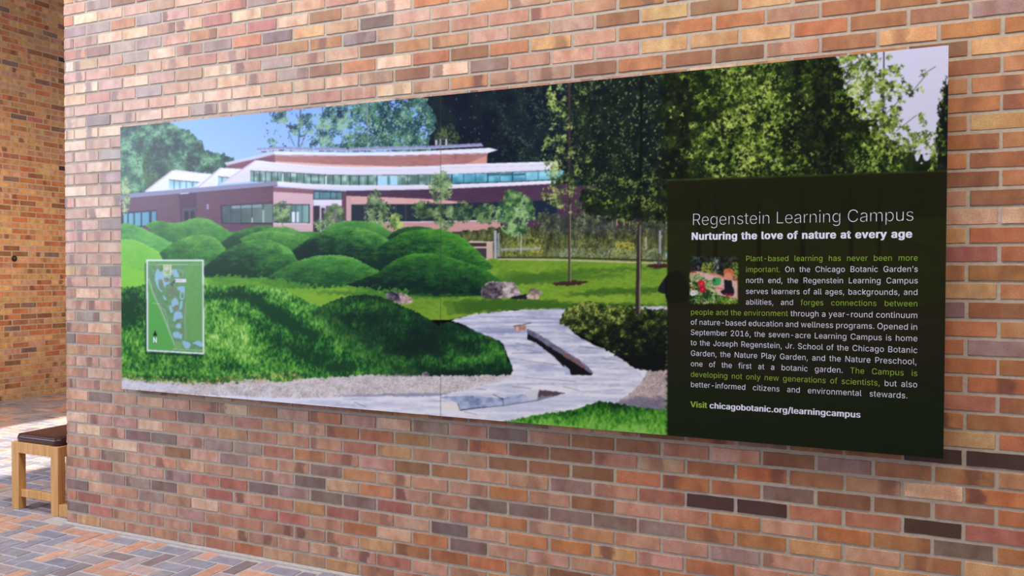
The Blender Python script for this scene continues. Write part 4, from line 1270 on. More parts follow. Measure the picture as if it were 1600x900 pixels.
for P in ([(130, 150), (150, 140), (165, 160), (196, 150), (200, 190), (258, 200), (245, 230), (246, 262), (215, 275), (205, 300), (180, 240), (150, 240), (160, 300), (190, 330), (170, 330), (140, 290), (120, 220)],
          [(260, 150), (300, 145), (325, 190), (330, 210), (290, 205), (275, 190)],
          [(305, 295), (360, 285), (376, 300), (372, 380), (350, 402), (330, 380), (335, 330)],
          [(188, 365), (205, 370), (220, 400), (200, 400)], [(265, 410), (290, 382), (318, 410), (320, 450), (285, 465), (262, 450)],
          [(240, 450), (262, 455), (275, 500), (255, 512), (245, 480)], [(340, 410), (356, 420), (350, 470), (330, 490), (318, 480), (335, 440)],
          [(285, 510), (330, 500), (352, 520), (354, 560), (315, 566), (290, 585), (276, 570)], [(300, 612), (340, 598), (340, 640), (305, 642)],
          [(275, 685), (310, 672), (352, 690), (348, 740), (330, 728), (282, 720)], [(352, 750), (420, 770), (416, 812), (384, 816), (370, 800)], [(440, 770), (478, 750), (520, 760), (520, 805), (470, 780)]):
    fill(smooth(mp(*P), True, 3), LAKE, edge=0.4)
for P in ([(200, 215), (240, 212), (240, 245), (205, 248)], [(150, 240), (180, 225), (190, 290), (170, 310)], [(345, 345), (362, 340), (366, 380), (345, 385)], [(230, 300), (300, 300), (320, 345), (290, 380), (240, 375)], [(280, 460), (320, 445), (325, 490), (290, 500)], [(350, 480), (380, 470), (384, 520), (355, 520)], [(300, 570), (345, 565), (345, 595), (310, 598)], [(320, 650), (350, 645), (352, 690), (330, 690)]):
    fill(smooth(mp(*P), True, 3), lambda X, Y: mixc(vnoise(X / 2, Y / 2, 25), (96, 128, 98), (136, 146, 120)), edge=0.5)
line(mp((62, 100), (524, 102)), 0.7, (176, 190, 196))
line(mp((66, 225), (110, 360), (170, 480), (240, 660), (300, 815)), 2.4, (150, 182, 150))
line(mp((160, 460), (200, 480), (225, 560), (238, 640)), 1.0, (150, 182, 150))
line(mp((100, 428), (160, 436)), 0.8, (190, 204, 200)); line(mp((270, 820), (522, 832)), 0.9, (170, 190, 180))
line(mp((384, 420), (376, 560), (380, 740)), 1.8, (142, 160, 130))
line(smooth(mp((290, 145), (330, 145), (360, 165), (355, 200)), n=4), 0.8, (160, 186, 186))
fill(smooth(mp((300, 760), (340, 760), (356, 800), (320, 815), (290, 800)), True, 3), (120, 162, 104))
fill(mp((190, 98), (262, 98), (262, 194), (192, 192)), (196, 214, 150))
fill(mp((200, 106), (252, 106), (252, 184), (200, 182)), lambda X, Y: mixc(vnoise(X / 1.5, Y / 1.5, 7), (120, 170, 96), (196, 204, 190)))
fill(mp((205, 118), (236, 118), (236, 150), (205, 150)), (206, 196, 208))
fill(mp((292, 222), (386, 224), (388, 252), (292, 250)), (232, 234, 246))
line(mp((300, 237), (380, 239)), 0.9, (150, 154, 178))
line(mp((262, 268), (294, 236)), 1.2, (40, 44, 50)); fill(mp((250, 262), (270, 258), (278, 280), (258, 284)), (90, 100, 96))
fill(smooth(mp((122, 662), (132, 690), (140, 702), (122, 708), (104, 702), (112, 690)), True, 3), (16, 22, 26))

# --- small picture of a child watering flowers
def ip(*p):
    return [(1060 + x / 9, 390 + y / 9) for x, y in p]


fill(ip((163, 92), (836, 92), (832, 684), (828, 760), (163, 760)), lambda X, Y: mixc(fbm(X / 4, Y / 4, 24) * 1.3 - 0.15, (14, 16, 18), (30, 34, 32), (62, 76, 50)))
fill(ip((230, 300), (330, 310), (480, 345), (640, 380), (834, 400), (832, 690), (560, 640), (163, 420), (163, 330)), lambda X, Y: mixc(vnoise(X / 1.5, Y / 1.5, 26), (186, 150, 142), (216, 186, 180)))
leaves(ip((330, 180), (500, 180), (500, 340), (320, 320)), 120, (0.8, 1.6), [(40, 52, 26), (90, 112, 48), (150, 160, 70)], 190)
leaves(ip((640, 180), (834, 180), (834, 400), (760, 380), (640, 260)), 120, (0.8, 1.6), [(30, 40, 24), (80, 104, 46), (140, 160, 70)], 191)
leaves(ip((470, 100), (570, 100), (570, 340), (500, 330)), 60, (0.5, 0.9), [(90, 104, 104), (200, 212, 214)], 192)
leaves(ip((200, 110), (300, 110), (300, 280), (260, 280)), 30, (0.5, 0.9), [(70, 96, 106), (160, 190, 200)], 193)
fill(ip((750, 405), (834, 405), (834, 436), (770, 436)), (150, 70, 56))
fill(ip((165, 310), (250, 306), (256, 326), (170, 330)), (170, 60, 50))
leaves(ip((163, 340), (300, 340), (460, 480), (560, 620), (560, 756), (163, 756)), 520, (0.7, 1.7), [(24, 52, 22), (60, 112, 44), (120, 168, 82), (190, 206, 140)], 194)
leaves(ip((540, 640), (700, 680), (830, 690), (830, 758), (540, 758)), 200, (0.7, 1.7), [(40, 70, 24), (110, 150, 50), (196, 204, 90)], 195)
fill(smooth(ip((480, 410), (520, 392), (590, 400), (594, 470), (570, 500), (500, 506), (474, 470)), True, 4), lambda X, Y: mixc((X - 1113) / 12, (56, 130, 76), (70, 158, 90)))
line(ip((380, 436), (480, 440)), 1.6, (70, 140, 76))
fill(smooth(ip((492, 412), (516, 420), (512, 450), (494, 440)), True, 3), (22, 50, 34))
line(smooth(ip((640, 395), (560, 358), (500, 350), (450, 338)), n=4), 3.0, (196, 120, 96))
line(ip((640, 560), (560, 540), (515, 540)), 3.0, (196, 124, 98))
fill(ip((645, 420), (700, 435), (748, 425), (754, 500), (790, 600), (770, 650), (700, 652), (640, 640), (590, 600), (600, 575), (650, 560)), (26, 28, 40), edge=0.6)
fill(ip((650, 610), (710, 620), (760, 610), (770, 650), (680, 660)), (140, 30, 44), edge=0.8)
fill(smooth(ip((640, 330), (650, 290), (700, 265), (760, 285), (776, 340), (760, 390), (710, 430), (670, 400), (640, 370)), True, 4), (206, 132, 104))
fill(smooth(ip((632, 320), (650, 275), (710, 262), (770, 290), (780, 350), (756, 378), (740, 340), (690, 320), (650, 345)), True, 4), lambda X, Y: mixc(vnoise(X / 1.5, Y / 2, 13), (150, 76, 46), (206, 130, 84)), edge=0.5)
for (cx, cy, c, r) in ((322, 478, (212, 36, 60), 52), (340, 560, (186, 26, 50), 54), (205, 612, (226, 224, 232), 48), (250, 606, (220, 218, 226), 34), (205, 540, (150, 30, 34), 22)):
    for q in range(7):
        a_ = q * 2 * math.pi / 7
        x_, y_ = cx + r * 0.55 * math.cos(a_), cy + r * 0.5 * math.sin(a_)
        fill(smooth(ip(*[(x_ + r * 0.45 * math.cos(b_), y_ + r * 0.40 * math.sin(b_)) for b_ in np.linspace(0, 2 * math.pi, 7)[:-1]]), True, 3), tuple(np.array(c) * (0.85 + 0.05 * (q % 4))))
    fill(ip((cx - 8, cy - 6), (cx + 10, cy - 6), (cx + 8, cy + 8), (cx - 8, cy + 8)), (220, 180, 80) if c[1] < 100 else (120, 110, 130))

ART1 = ART.reshape(AH, SS, AW, SS, 3).mean((1, 3))
del ART
_k = (0.19, 0.62, 0.19)
MAIN = ART1.copy()
MAIN[1:-1] = ART1[:-2] * _k[0] + ART1[1:-1] * _k[1] + ART1[2:] * _k[2]
ART1 = MAIN.copy()
MAIN[:, 1:-1] = ART1[:, :-2] * _k[0] + ART1[:, 1:-1] * _k[1] + ART1[:, 2:] * _k[2]


def art_at(img, px, py):
    x = np.clip(px - AX0 - 0.5, 0, AW - 1.001)
    y = np.clip(py - AY0 - 0.5, 0, AH - 1.001)
    xi, yi = x.astype(int), y.astype(int)
    fx, fy = (x - xi)[..., None], (y - yi)[..., None]
    return (img[yi, xi] * (1 - fx) + img[yi, xi + 1] * fx) * (1 - fy) + (img[yi + 1, xi] * (1 - fx) + img[yi + 1, xi + 1] * fx) * fy


# ---------------------------------------------------------------- the sign itself
SIGN_Y = -0.060                       # plane of the printed face, in front of the brick
TL, TR, BR_, BL = (on_plane_y(*p, SIGN_Y) for p in ((188, 198), (1480, 72), (1477, 718), (190, 607)))
SX_L, SX_R = (TL[0] + BL[0]) / 2, (TR[0] + BR_[0]) / 2
SZ_T, SZ_B = (TL[2] + TR[2]) / 2, (BL[2] + BR_[2]) / 2
SX_M = on_plane_y(688.6, 400, SIGN_Y)[0]
PRINT_GAIN = 1.0


def print_material(name, rough, spec):
    m, nd, lk, p = new_mat(name)
    a = nd.new('ShaderNodeAttribute'); a.attribute_name = 'ink'
    sc = nd.new('ShaderNodeVectorMath'); sc.operation = 'SCALE'; sc.inputs['Scale'].default_value = PRINT_GAIN
    lk.new(a.outputs['Color'], sc.inputs[0]); lk.new(sc.outputs[0], p.inputs['Base Color'])
    p.inputs['Roughness'].default_value = rough
    p.inputs['Specular IOR Level'].default_value = spec
    return m


MAT_PRINT = print_material('printed_laminate', 0.30, 0.14)
MAT_BOARD = plain_material('board_edge', (70, 66, 62), 0.6)
MAT_INK_W = plain_material('white_ink', (220, 222, 242), 0.5, 0.3)
MAT_INK_G = plain_material('green_ink', (138, 172, 56), 0.5, 0.3)


def photo_px(P):
    """where points (n,3) of the print lie on the measured drawing"""
    d = P - CAM_POS
    q = d @ AX_F
    return 800.0 + CAM_F * (d @ AX_R) / q, 450.0 - CAM_F * (d @ AX_U) / q


def print_patch(name, P, parent):
    """P: (rows, cols, 3) points in world space, rows from the bottom up; ink from the drawing"""
    r, c = P.shape[:2]
    W = P.reshape(-1, 3)
    px, py = photo_px(W)
    ink = lin(np.clip(art_at(MAIN, px, py), 0, 255))
    off = np.array(parent.matrix_basis.translation) if parent else np.zeros(3)
    me = bpy.data.meshes.new(name)
    idx = np.arange(r * c).reshape(r, c)
    quads = np.stack([idx[:-1, :-1], idx[:-1, 1:], idx[1:, 1:], idx[1:, :-1]], -1).reshape(-1, 4)
    nf = len(quads)
    me.vertices.add(r * c)
    me.vertices.foreach_set('co', (W - off).astype(np.float32).ravel())
    me.loops.add(nf * 4)
    me.loops.foreach_set('vertex_index', quads.astype(np.int32).ravel())
    me.polygons.add(nf)
    me.polygons.foreach_set('loop_start', np.arange(0, nf * 4, 4, dtype=np.int32))
    me.update(calc_edges=True)
    a = me.color_attributes.new('ink', 'FLOAT_COLOR', 'POINT')
    a.data.foreach_set('color', np.hstack([ink, np.ones((len(ink), 1))]).astype(np.float32).ravel())
    me.materials.append(MAT_PRINT)
    return link(name, me, parent)


sign = thing('information_sign', ((SX_L + SX_R) / 2, SIGN_Y, SZ_B),
             'wide printed garden sign on the brick wall, dark text panel on its right', 'sign')
ORG = Vector(sign.location)


def local_boxes(name, boxes, mat, parent, bevel=0.0):
    o = link(name, boxes_mesh(name, [(b[0] - ORG.x, b[1] - ORG.x, b[2] - ORG.y, b[3] - ORG.y, b[4] - ORG.z, b[5] - ORG.z) for b in boxes], mat, bevel), parent)
    return o


def columns(xa, xb, n):
    """columns a little closer together where the drawing is finer"""
    pa, pb = (photo_px(np.array([[x, SIGN_Y, 1.5]]))[0][0] for x in (xa, xb))
    return np.array([on_plane_y(p, 415, SIGN_Y)[0] for p in np.linspace(pa, pb, n)])


for (xa, xb, n) in ((SX_L, SX_M, 520), (SX_M, SX_R, 760)):
    local_boxes('board', [(xa + 0.0004, xb - 0.0004, SIGN_Y + 0.0006, SIGN_Y + 0.022, SZ_B, SZ_T)], MAT_BOARD, sign)
    xs = columns(xa + 0.0004, xb - 0.0004, n)
    zs = np.linspace(SZ_B, SZ_T, 520)
    G = np.empty((len(zs), len(xs), 3))
    G[..., 0], G[..., 1], G[..., 2] = xs[None, :], SIGN_Y, zs[:, None]
    print_patch('garden_print', G, sign)
local_boxes('spacer', [(SX_L + 0.3, SX_R - 0.3, SIGN_Y + 0.022, -0.0015, z, z + 0.05) for z in (SZ_B + 0.25, SZ_T - 0.30)], MAT_BOARD, sign)


def quad_patch(name, corners, nu, nv, lift, parent):
    A, B, C_, D = (on_plane_y(x, y, SIGN_Y) for x, y in corners)      # top left, top right, bottom right, bottom left
    u = np.linspace(0, 1, nu)[None, :, None]
    v = np.linspace(0, 1, nv)[:, None, None]
    P = (D * (1 - u) + C_ * u) * (1 - v) + (A * (1 - u) + B * u) * v
    P[..., 1] = SIGN_Y - lift
    return print_patch(name, P, parent)


pm = on_plane_y(1042.4, 283, SIGN_Y)
pt = on_plane_y(1478, 268, SIGN_Y)
zt = (pm[2] + pt[2]) / 2
xs = columns(pm[0], SX_R - 0.0004, 330)
zs = np.linspace(SZ_B, zt, 330)
G = np.empty((len(zs), len(xs), 3))
G[..., 0], G[..., 1], G[..., 2] = xs[None, :], SIGN_Y - 0.0003, zs[:, None]
print_patch('text_panel', G, sign)
quad_patch('site_map', [(228.4, 405.6), (318.3, 405.6), (319.2, 553.8), (229.2, 548.6)], 130, 190, 0.0004, sign)
quad_patch('child_picture', [(1078.2, 400.4), (1152.8, 400.4), (1152.0, 474.6), (1078.2, 474.4)], 130, 130, 0.0006, sign)

# ---------------------------------------------------------------- lettering
GLYPHS = {
    ',': (94, '19,-60 34,36 68,36 42,-60'),
    '-': (227, '168,122 168,94 57,94 57,122'),
    '.': (94, '48,-2 31,4 25,20 31,37 48,43 64,37 71,20 64,4'),
    '/': (125, '117,266 36,-38 7,-38 89,266'),
    '0': (227, '113,-3 93,-1 76,5 60,16 47,31 30,72 24,127 30,182 48,223 60,238 76,249 93,256 113,258 133,256 151,249 166,238 179,223 197,182 203,127 197,72 179,31 167,16 151,5 133,-1|113,25 138,32 157,52 168,84 172,127 168,170 157,203 138,223 113,230 88,223 70,203 59,170 55,127 59,84 70,52 88,32'),
    '1': (227, '38,0 38,27 195,27 195,0|138,254 138,0 106,0 105,224 43,179 43,213 99,254'),
    '2': (227, '32,0 32,24 143,144 156,166 160,186 157,204 146,218 131,227 112,230 92,226 77,216 67,201 64,181 33,181 33,187 37,207 49,229 63,243 86,254 107,258 134,255 157,246 175,230 187,210 190,191 189,172 182,152 157,116 76,28 195,28 195,0'),
    '6': (227, '113,-3 91,-1 76,5 62,13 48,28 38,47 33,63 34,100 42,125 55,149 126,254 161,254 75,131 73,131 76,136 94,152 110,157 129,156 144,153 162,145 176,132 185,120 194,90 192,56 186,41 175,24 159,10 146,3|113,24 133,28 149,40 160,57 164,79 160,100 149,118 133,129 113,133 93,129 77,118 66,101 62,79 66,57 77,40 93,28'),
    'B': (228, '30,0 30,254 139,253 160,247 180,235 190,221 197,205 198,172 185,148 157,133 187,119 199,105 206,90 209,73 208,54 202,37 192,23 172,9 144,1|62,29 130,29 157,35 168,43 176,56 178,68 175,84 163,102 143,113 62,115|62,143 122,143 138,146 158,159 167,177 168,190 163,205 156,214 146,221 126,226 62,226'),
    'C': (255, '134,-3 110,-1 88,6 69,17 52,32 39,51 28,73 22,98 20,127 26,173 43,210 57,228 75,242 110,256 134,258 157,256 194,241 211,227 222,213 232,193 236,174 204,174 195,197 179,214 158,224 134,228 111,225 87,213 72,197 60,176 53,150 52,111 58,84 72,57 87,41 106,31 128,27 146,27 166,33 183,44 196,60 204,80 236,80 224,45 201,19 170,2'),
    'G': (260, '134,-3 110,-1 88,6 68,17 47,38 31,65 24,90 20,117 21,146 31,189 52,223 81,246 117,257 157,255 194,240 222,212 232,192 237,174 204,174 195,194 184,208 168,220 152,226 127,228 101,221 79,206 62,182 54,157 52,119 56,91 68,62 92,38 123,27 155,29 184,44 202,70 207,101 217,100 141,100 141,128 239,128 239,92 231,58 222,40 209,25 176,4'),
    'J': (198, '93,-3 62,2 38,16 22,40 17,73 17,86 49,86 51,57 58,40 71,30 93,25 106,27 121,34 129,44 134,57 136,254 168,254 168,73 165,48 156,27 142,12 123,2'),
    'L': (196, '30,0 30,254 62,254 62,29 181,29 181,0'),
    'N': (262, '30,0 30,254 68,254 180,78 207,27 202,27 200,81 199,254 232,254 232,0 193,0 85,171 54,226 60,227 62,0'),
    'O': (267, '133,-3 110,-1 88,6 69,17 52,32 39,51 28,73 22,98 20,127 22,156 28,181 39,204 52,223 69,238 88,249 110,256 133,258 157,256 179,249 198,238 215,223 228,204 238,181 244,156 247,127 244,98 238,73 228,51 215,32 198,17 179,6 157,-1|133,26 165,33 191,52 209,84 215,127 209,170 191,202 165,221 133,228 102,221 75,202 58,170 52,127 58,84 75,52 102,33'),
    'P': (222, '30,0 30,254 132,254 166,244 186,227 199,205 204,179 202,152 195,133 183,116 166,104 144,96 55,93 55,121 121,121 142,125 161,139 171,160 172,178 169,195 161,209 151,218 126,226 62,226 62,0'),
    'R': (224, '30,0 30,254 132,254 167,244 183,232 197,212 204,187 203,160 195,136 183,120 166,109 145,101 48,99 48,128 122,128 142,131 162,143 172,165 169,197 162,210 152,218 126,226 62,226 62,0|177,0 115,115 151,115 214,0'),
    'S': (223, '112,-4 74,1 46,15 27,39 19,68 52,68 58,49 71,35 93,26 120,25 146,32 163,43 172,63 170,83 162,93 148,102 77,124 48,141 30,163 26,192 35,220 44,231 59,244 96,257 137,256 163,246 182,232 195,212 200,189 169,189 163,206 151,219 129,228 105,229 84,224 66,211 58,194 60,176 68,165 82,155 153,133 182,117 200,92 204,64 196,36 176,14 145,-1'),
    'T': (224, '16,226 16,254 208,254 208,226 128,226 128,0 96,0 96,226'),
    'V': (240, '102,0 8,254 42,254 109,63 124,15 117,15 197,254 231,254 139,0'),
    'a': (195, '80,-4 51,1 31,13 19,33 15,58 22,80 41,98 69,107 126,115 136,120 137,139 128,156 113,164 91,165 66,156 50,137 20,146 29,161 39,173 56,184 74,190 97,192 119,190 137,183 151,174 163,157 168,136 168,0 138,0 138,26 136,26 126,12 113,3 98,-2|85,23 104,25 119,33 132,47 137,63 138,95 125,90 93,85 60,76 50,68 46,58 47,43 54,33 67,25'),
    'b': (212, '115,-4 99,-3 84,3 71,14 59,29 56,29 56,0 26,0 26,254 57,254 57,160 78,182 102,191 137,189 152,183 169,170 187,141 195,102 191,60 176,27 161,11 147,3|110,23 133,29 150,44 161,67 164,95 161,122 150,145 134,160 110,165 87,160 70,145 60,123 56,95 60,66 70,43 87,28'),
    'c': (198, '104,-4 69,3 41,23 23,54 17,94 21,128 34,156 54,177 79,189 114,192 145,183 168,163 181,138 151,131 145,145 133,156 119,163 104,165 86,162 73,155 62,144 53,125 49,103 49,80 54,59 62,44 83,27 108,23 123,26 137,34 146,44 152,59 181,51 171,28 153,11 130,0'),
    'd': (212, '98,-4 65,3 51,11 36,27 25,48 20,66 18,109 27,146 47,174 75,189 92,192 114,191 136,180 155,160 155,254 186,254 186,0 156,0 156,29 153,29 142,14 129,3 114,-3|102,23 125,28 142,43 152,66 156,95 152,123 142,145 125,160 102,165 79,160 62,145 52,122 48,95 52,67 62,44 79,29'),
    'e': (202, '106,-4 69,3 54,11 37,27 21,60 18,79 18,108 28,145 48,173 78,189 114,191 147,180 170,157 183,126 186,85 37,85 37,110 169,110 155,101 152,123 146,141 134,155 122,162 107,165 87,163 70,155 58,141 52,128 48,109 49,74 55,53 72,33 86,26 102,23 120,24 133,29 146,40 153,53 182,45 172,25 156,10 133,-1'),
    'f': (127, '114,190 114,164 3,164 3,190|40,0 42,231 52,248 71,261 94,265 118,262 121,260 114,234 100,237 85,235 77,230 72,221 71,0'),
    'g': (213, '103,-75 79,-73 56,-65 39,-53 25,-35 51,-20 64,-36 83,-46 109,-48 133,-42 147,-31 154,-19 156,34 138,15 120,5 97,2 71,7 52,16 40,27 28,45 21,62 17,88 19,117 23,135 33,157 44,170 61,183 76,189 98,192 114,191 129,185 157,159 157,190 186,190 186,-4 183,-27 172,-49 154,-64 131,-72|102,30 125,34 142,47 153,68 156,96 153,124 142,146 126,160 102,165 79,160 62,145 52,123 48,96 52,69 62,48 79,34'),
    'h': (205, '57,113 57,0 26,0 26,254 57,254 57,144 51,144 62,166 76,181 98,191 123,192 148,184 163,171 174,152 178,126 179,0 148,0 148,123 144,142 133,155 123,161 110,164 95,164 80,159 63,141'),
    'i': (83, '26,0 26,190 57,190 57,0|42,221 27,227 21,242 27,256 42,262 57,256 63,242 57,227'),
    'k': (190, '55,68 55,106 60,106 142,190 180,190 92,100 89,100|26,0 26,254 57,254 57,0|147,0 74,93 96,114 186,0'),
    'l': (95, '70,-1 50,2 40,7 32,16 27,32 26,254 57,254 57,43 61,30 71,26 85,27 90,1'),
    'm': (305, '26,0 26,190 56,190 56,148 54,148 60,165 73,180 89,189 110,193 129,190 144,180 154,166 160,147 156,147 163,163 181,183 204,192 230,192 249,186 263,174 274,156 278,138 278,0 248,0 246,141 241,151 233,158 209,165 195,163 183,157 174,147 169,135 168,0 137,0 136,137 133,147 124,158 115,163 100,165 86,163 74,157 64,147 58,133 57,0'),
    'n': (205, '57,113 57,0 26,0 26,190 56,190 56,144 51,144 65,171 84,186 114,192 140,188 157,177 168,164 175,147 178,126 179,0 148,0 148,123 144,142 133,155 123,161 110,164 95,164 80,159 63,141'),
    'o': (208, '104,-4 69,3 41,23 23,54 17,94 23,134 41,165 69,185 104,192 139,185 167,165 184,134 191,94 184,54 167,23 139,3|104,23 125,27 144,41 155,63 160,94 155,125 144,147 125,161 104,165 83,161 64,147 53,125 48,94 53,63 64,41 83,27'),
    'p': (212, '26,-71 26,190 56,190 56,160 59,160 76,180 95,190 126,191 152,183 173,166 185,146 193,122 195,94 193,66 182,37 169,19 147,3 121,-4 95,-2 76,8 57,29 57,-71|110,23 133,29 150,44 161,67 164,95 161,122 150,145 134,160 110,165 87,160 70,145 60,123 56,95 60,66 70,43 87,28'),
    'r': (130, '26,0 26,190 56,190 58,160 67,176 83,187 98,192 122,192 120,161 100,163 85,160 72,153 63,142 57,122 57,0'),
    's': (182, '91,-4 64,-1 42,9 26,25 18,47 47,53 53,40 59,32 71,26 86,23 112,26 131,40 134,56 125,69 113,76 52,93 36,104 25,123 25,149 38,172 62,187 94,192 116,190 137,181 152,167 162,145 134,139 127,151 116,162 102,166 86,166 71,162 59,152 54,142 56,129 72,116 127,101 146,92 161,75 166,53 160,30 145,12 121,0'),
    't': (114, '102,190 102,164 3,164 3,190|32,236 63,236 65,36 69,29 77,26 101,27 107,1 86,-2 67,0 53,5 43,14 36,26 32,46'),
    'u': (205, '91,-3 69,1 54,7 39,22 31,38 26,64 26,190 57,190 57,72 61,48 68,37 78,30 91,26 107,25 122,30 132,36 142,48 146,61 148,190 179,190 179,0 149,0 149,46 154,46 149,34 132,11 116,2'),
    'v': (195, '81,0 9,190 42,190 86,69 103,10 92,10 109,69 152,190 186,190 113,0'),
    'w': (284, '69,0 11,190 44,190 81,52 88,21 82,21 126,190 158,190 196,45 201,21 196,21 206,68 240,190 272,190 215,0 184,0 138,169 145,169 99,0'),
    'y': (195, '24,-69 31,-43 50,-45 62,-40 72,-27 81,-1 9,190 42,190 86,69 103,10 92,10 99,35 153,190 186,190 97,-39 84,-58 67,-69 46,-73'),
    'z': (190, '21,0 21,23 127,160 24,161 24,190 166,190 166,165 63,28 169,28 169,0'),
    '’': (88, '26,159 41,254 75,254 49,159'),
}

CAP = 254.0                                   # height of the capitals in glyph units


def glyph_polys(ch):
    adv, s = GLYPHS[ch]
    return adv, [[tuple(int(v) for v in p.split(',')) for p in part.split()] for part in s.split('|')]


def word_width(w, track=0.0):
    return sum(GLYPHS[ch][0] + track for ch in w) - track


def lay_words(words, left, right, cap_px, sx=1.0, track=0.0, justify=False, gap=120):
    """words: [(text, ink)] set on the straight line between two measured ends; returns [(ink, polygons of the word), ...]"""
    A, B = on_plane_y(*left, SIGN_Y), on_plane_y(*right, SIGN_Y)
    cap_m = (on_plane_y(left[0], left[1] - cap_px, SIGN_Y) - A)[2]
    k = cap_m / CAP
    kx = k * sx
    total = B[0] - A[0]
    nat = sum(word_width(w, track) for w, _ in words) * kx
    n = max(len(words) - 1, 1)
    if justify:
        sp = (total - nat) / n
        lo = 58 * k
        if sp < lo:                      # too long: narrow the letters a little
            kx *= (total - lo * n) / nat
            sp = lo
    else:
        kx *= total / (nat + gap * kx * (len(words) - 1))
        sp = gap * kx
    out = []
    x = A[0]
    zb = (A[2] + B[2]) / 2
    zs_ = (B[2] - A[2]) / total
    for w, ink in words:
        word = []
        for ch in w:
            adv, polys = glyph_polys(ch)
            for P in polys:
                word.append([(x + px * kx, A[2] + zs_ * (x - A[0]) + pz * k) for px, pz in P])
            x += (adv + track) * kx
        out.append((ink, word))
        x += sp - track * kx
    return out


def lettering(name, polys, mat, weight, lift, label=None, bold=0.0):
    """filled letter shapes; weight thickens (+) or thins (-) the strokes, in metres"""
    cu = bpy.data.curves.new(name, 'CURVE')
    cu.dimensions = '2D'
    cu.fill_mode = 'BOTH'
    cu.offset = weight
    for P in polys:
        s = cu.splines.new('POLY')
        s.points.add(len(P) - 1)
        s.points.foreach_set('co', np.array([(x - ORG.x, z - ORG.z, 0.0, 1.0) for x, z in P], dtype=np.float32).ravel())
        s.use_cyclic_u = True
    tmp = bpy.data.objects.new(name, cu)
    COL.objects.link(tmp)
    bpy.context.view_layer.update()
    me = bpy.data.meshes.new_from_object(tmp.evaluated_get(bpy.context.evaluated_depsgraph_get()))
    bpy.data.objects.remove(tmp)
    bpy.data.curves.remove(cu)
    me.name = name
    n = len(me.vertices)
    co = np.empty(n * 3, dtype=np.float32)
    me.vertices.foreach_get('co', co)
    co = co.reshape(-1, 3)
    faces = [list(p.vertices) for p in me.polygons]
    # heavy letters are three passes of ink side by side
    V, F = [], []
    for k, dx in enumerate((-bold, 0.0, bold) if bold else (0.0,)):
        V += [(float(c[0]) + dx, -lift - 0.00004 * k, float(c[1])) for c in co]
        F += [[i + n * k for i in f] for f in faces]
    me.clear_geometry()
    me.from_pydata(V, [], F)
    me.update()
    me.materials.clear()
    me.materials.append(mat)
    o = link(name, me, sign)
    if label:
        o['label'] = label
    return o


def split(s, ink='w'):
    """words of a line; between stars the words are green"""
    out = []
    for k, part in enumerate(s.split('*')):
        out += [(w, 'g' if k % 2 else 'w') for w in part.split()]
    return out


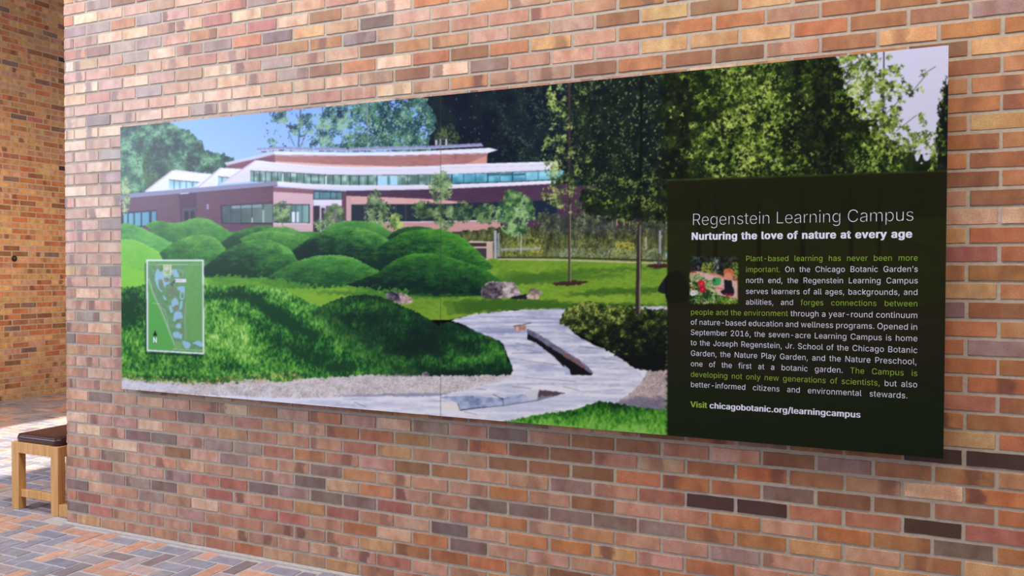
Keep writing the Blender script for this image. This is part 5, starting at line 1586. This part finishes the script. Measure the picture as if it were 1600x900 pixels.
for word in lay_words(split('Regenstein Learning Campus'), (1080.5, 352.2), (1429, 345.2), 18.4, gap=95, track=-6):
    lettering('heading_word', word[1], MAT_INK_W, -0.0015, 0.0010)
for word in lay_words(split('Nurturing the love of nature at every age'), (1080.3, 374.6), (1425.2, 371.3), 10.9, gap=150, track=22):
    lettering('subheading_word', word[1], MAT_INK_W, 0.0007, 0.0010, bold=0.0013)
LINES = [
    ('*Plant-based learning has never been more*', (1165, 408.2), (1434.6, 407.3)),
    ('*important.* On the Chicago Botanic Garden\u2019s', (1165, 425.2), (1434.6, 424.8)),
    ('north end, the Regenstein Learning Campus', (1165, 442.2), (1434.6, 442.9)),
    ('serves learners of all ages, backgrounds, and', (1165, 459.2), (1434.4, 461.0)),
    ('abilities, and *forges connections between*', (1165, 475.9), (1434.3, 478.8)),
    ('*people and the environment* through a year-round continuum', (1079, 491.6), (1434.2, 497.2)),
    ('of nature-based education and wellness programs. Opened in', (1079, 507.2), (1434.0, 515.5)),
    ('September 2016, the seven-acre Learning Campus is home', (1079, 523.2), (1434.0, 533.4)),
    ('to the Joseph Regenstein, Jr. School of the Chicago Botanic', (1079, 539.3), (1434.0, 551.8)),
    ('Garden, the Nature Play Garden, and the Nature Preschool,', (1079, 555.8), (1433.0, 569.6)),
    ('one of the first at a botanic garden. *The Campus is*', (1079, 572.2), (1434.0, 587.8)),
    ('*developing not only new generations of scientists,* but also', (1079, 588.6), (1433.8, 605.5)),
    ('better-informed citizens and environmental stewards.', (1079, 604.6), (1418.6, 622.6)),
]
for text, l, r in LINES:
    for ink, P in lay_words(split(text), l, r, 8.5, sx=0.92, track=3, justify=True):
        lettering('word', P, MAT_INK_W if ink == 'w' else MAT_INK_G, -0.00025, 0.0010, None if ink == 'w' else 'green word')
for ink, P in lay_words(split('*Visit* chicagobotanic.org/learningcampus'), (1079, 636.0), (1344.6, 652.7), 9.0, gap=110, track=12):
    lettering('web_address' if ink == 'w' else 'visit_word', P, MAT_INK_W if ink == 'w' else MAT_INK_G, 0.0, 0.0010, None if ink == 'w' else 'green word', bold=0.0013)
for ink, P in lay_words([('N', 'w')], (239.3, 535.0), (245.8, 535.2), 7.6):
    lettering('north_letter', P, MAT_INK_W, 0.0010, 0.0010, bold=0.0008)

# ---------------------------------------------------------------- small dark fitting on the far wall, at the edge of the view
def fitting_mesh():
    bm = bmesh.new()
    prof = [(0.0, 0.0), (0.022, 0.0), (0.026, 0.006), (0.026, 0.030), (0.018, 0.042), (0.008, 0.046), (0.0, 0.046)]
    n = 20
    rings = []
    for r, h in prof:
        rings.append([bm.verts.new((h, r * math.cos(2 * math.pi * k / n), r * 1.35 * math.sin(2 * math.pi * k / n))) for k in range(n)] if r > 0 else [bm.verts.new((h, 0, 0))])
    for a, b in zip(rings[:-1], rings[1:]):
        for k in range(n):
            q = (k + 1) % n
            if len(a) == 1:
                bm.faces.new((a[0], b[k], b[q]))
            elif len(b) == 1:
                bm.faces.new((a[k], b[0], a[q]))
            else:
                bm.faces.new((a[k], b[k], b[q], a[q]))
    bmesh.ops.recalc_face_normals(bm, faces=list(bm.faces))
    for f in bm.faces:
        f.smooth = True
    me = bpy.data.meshes.new('wall_fitting')
    bm.to_mesh(me)
    bm.free()
    me.materials.append(plain_material('black_plastic', (22, 20, 22), 0.4))
    return me


fit = link('wall_fitting', fitting_mesh())
fit.location = (FAR_X, 2.965, 1.672)
fit['label'] = 'small black fitting on the far orange brick wall at the left edge'
fit['category'] = 'wall fitting'
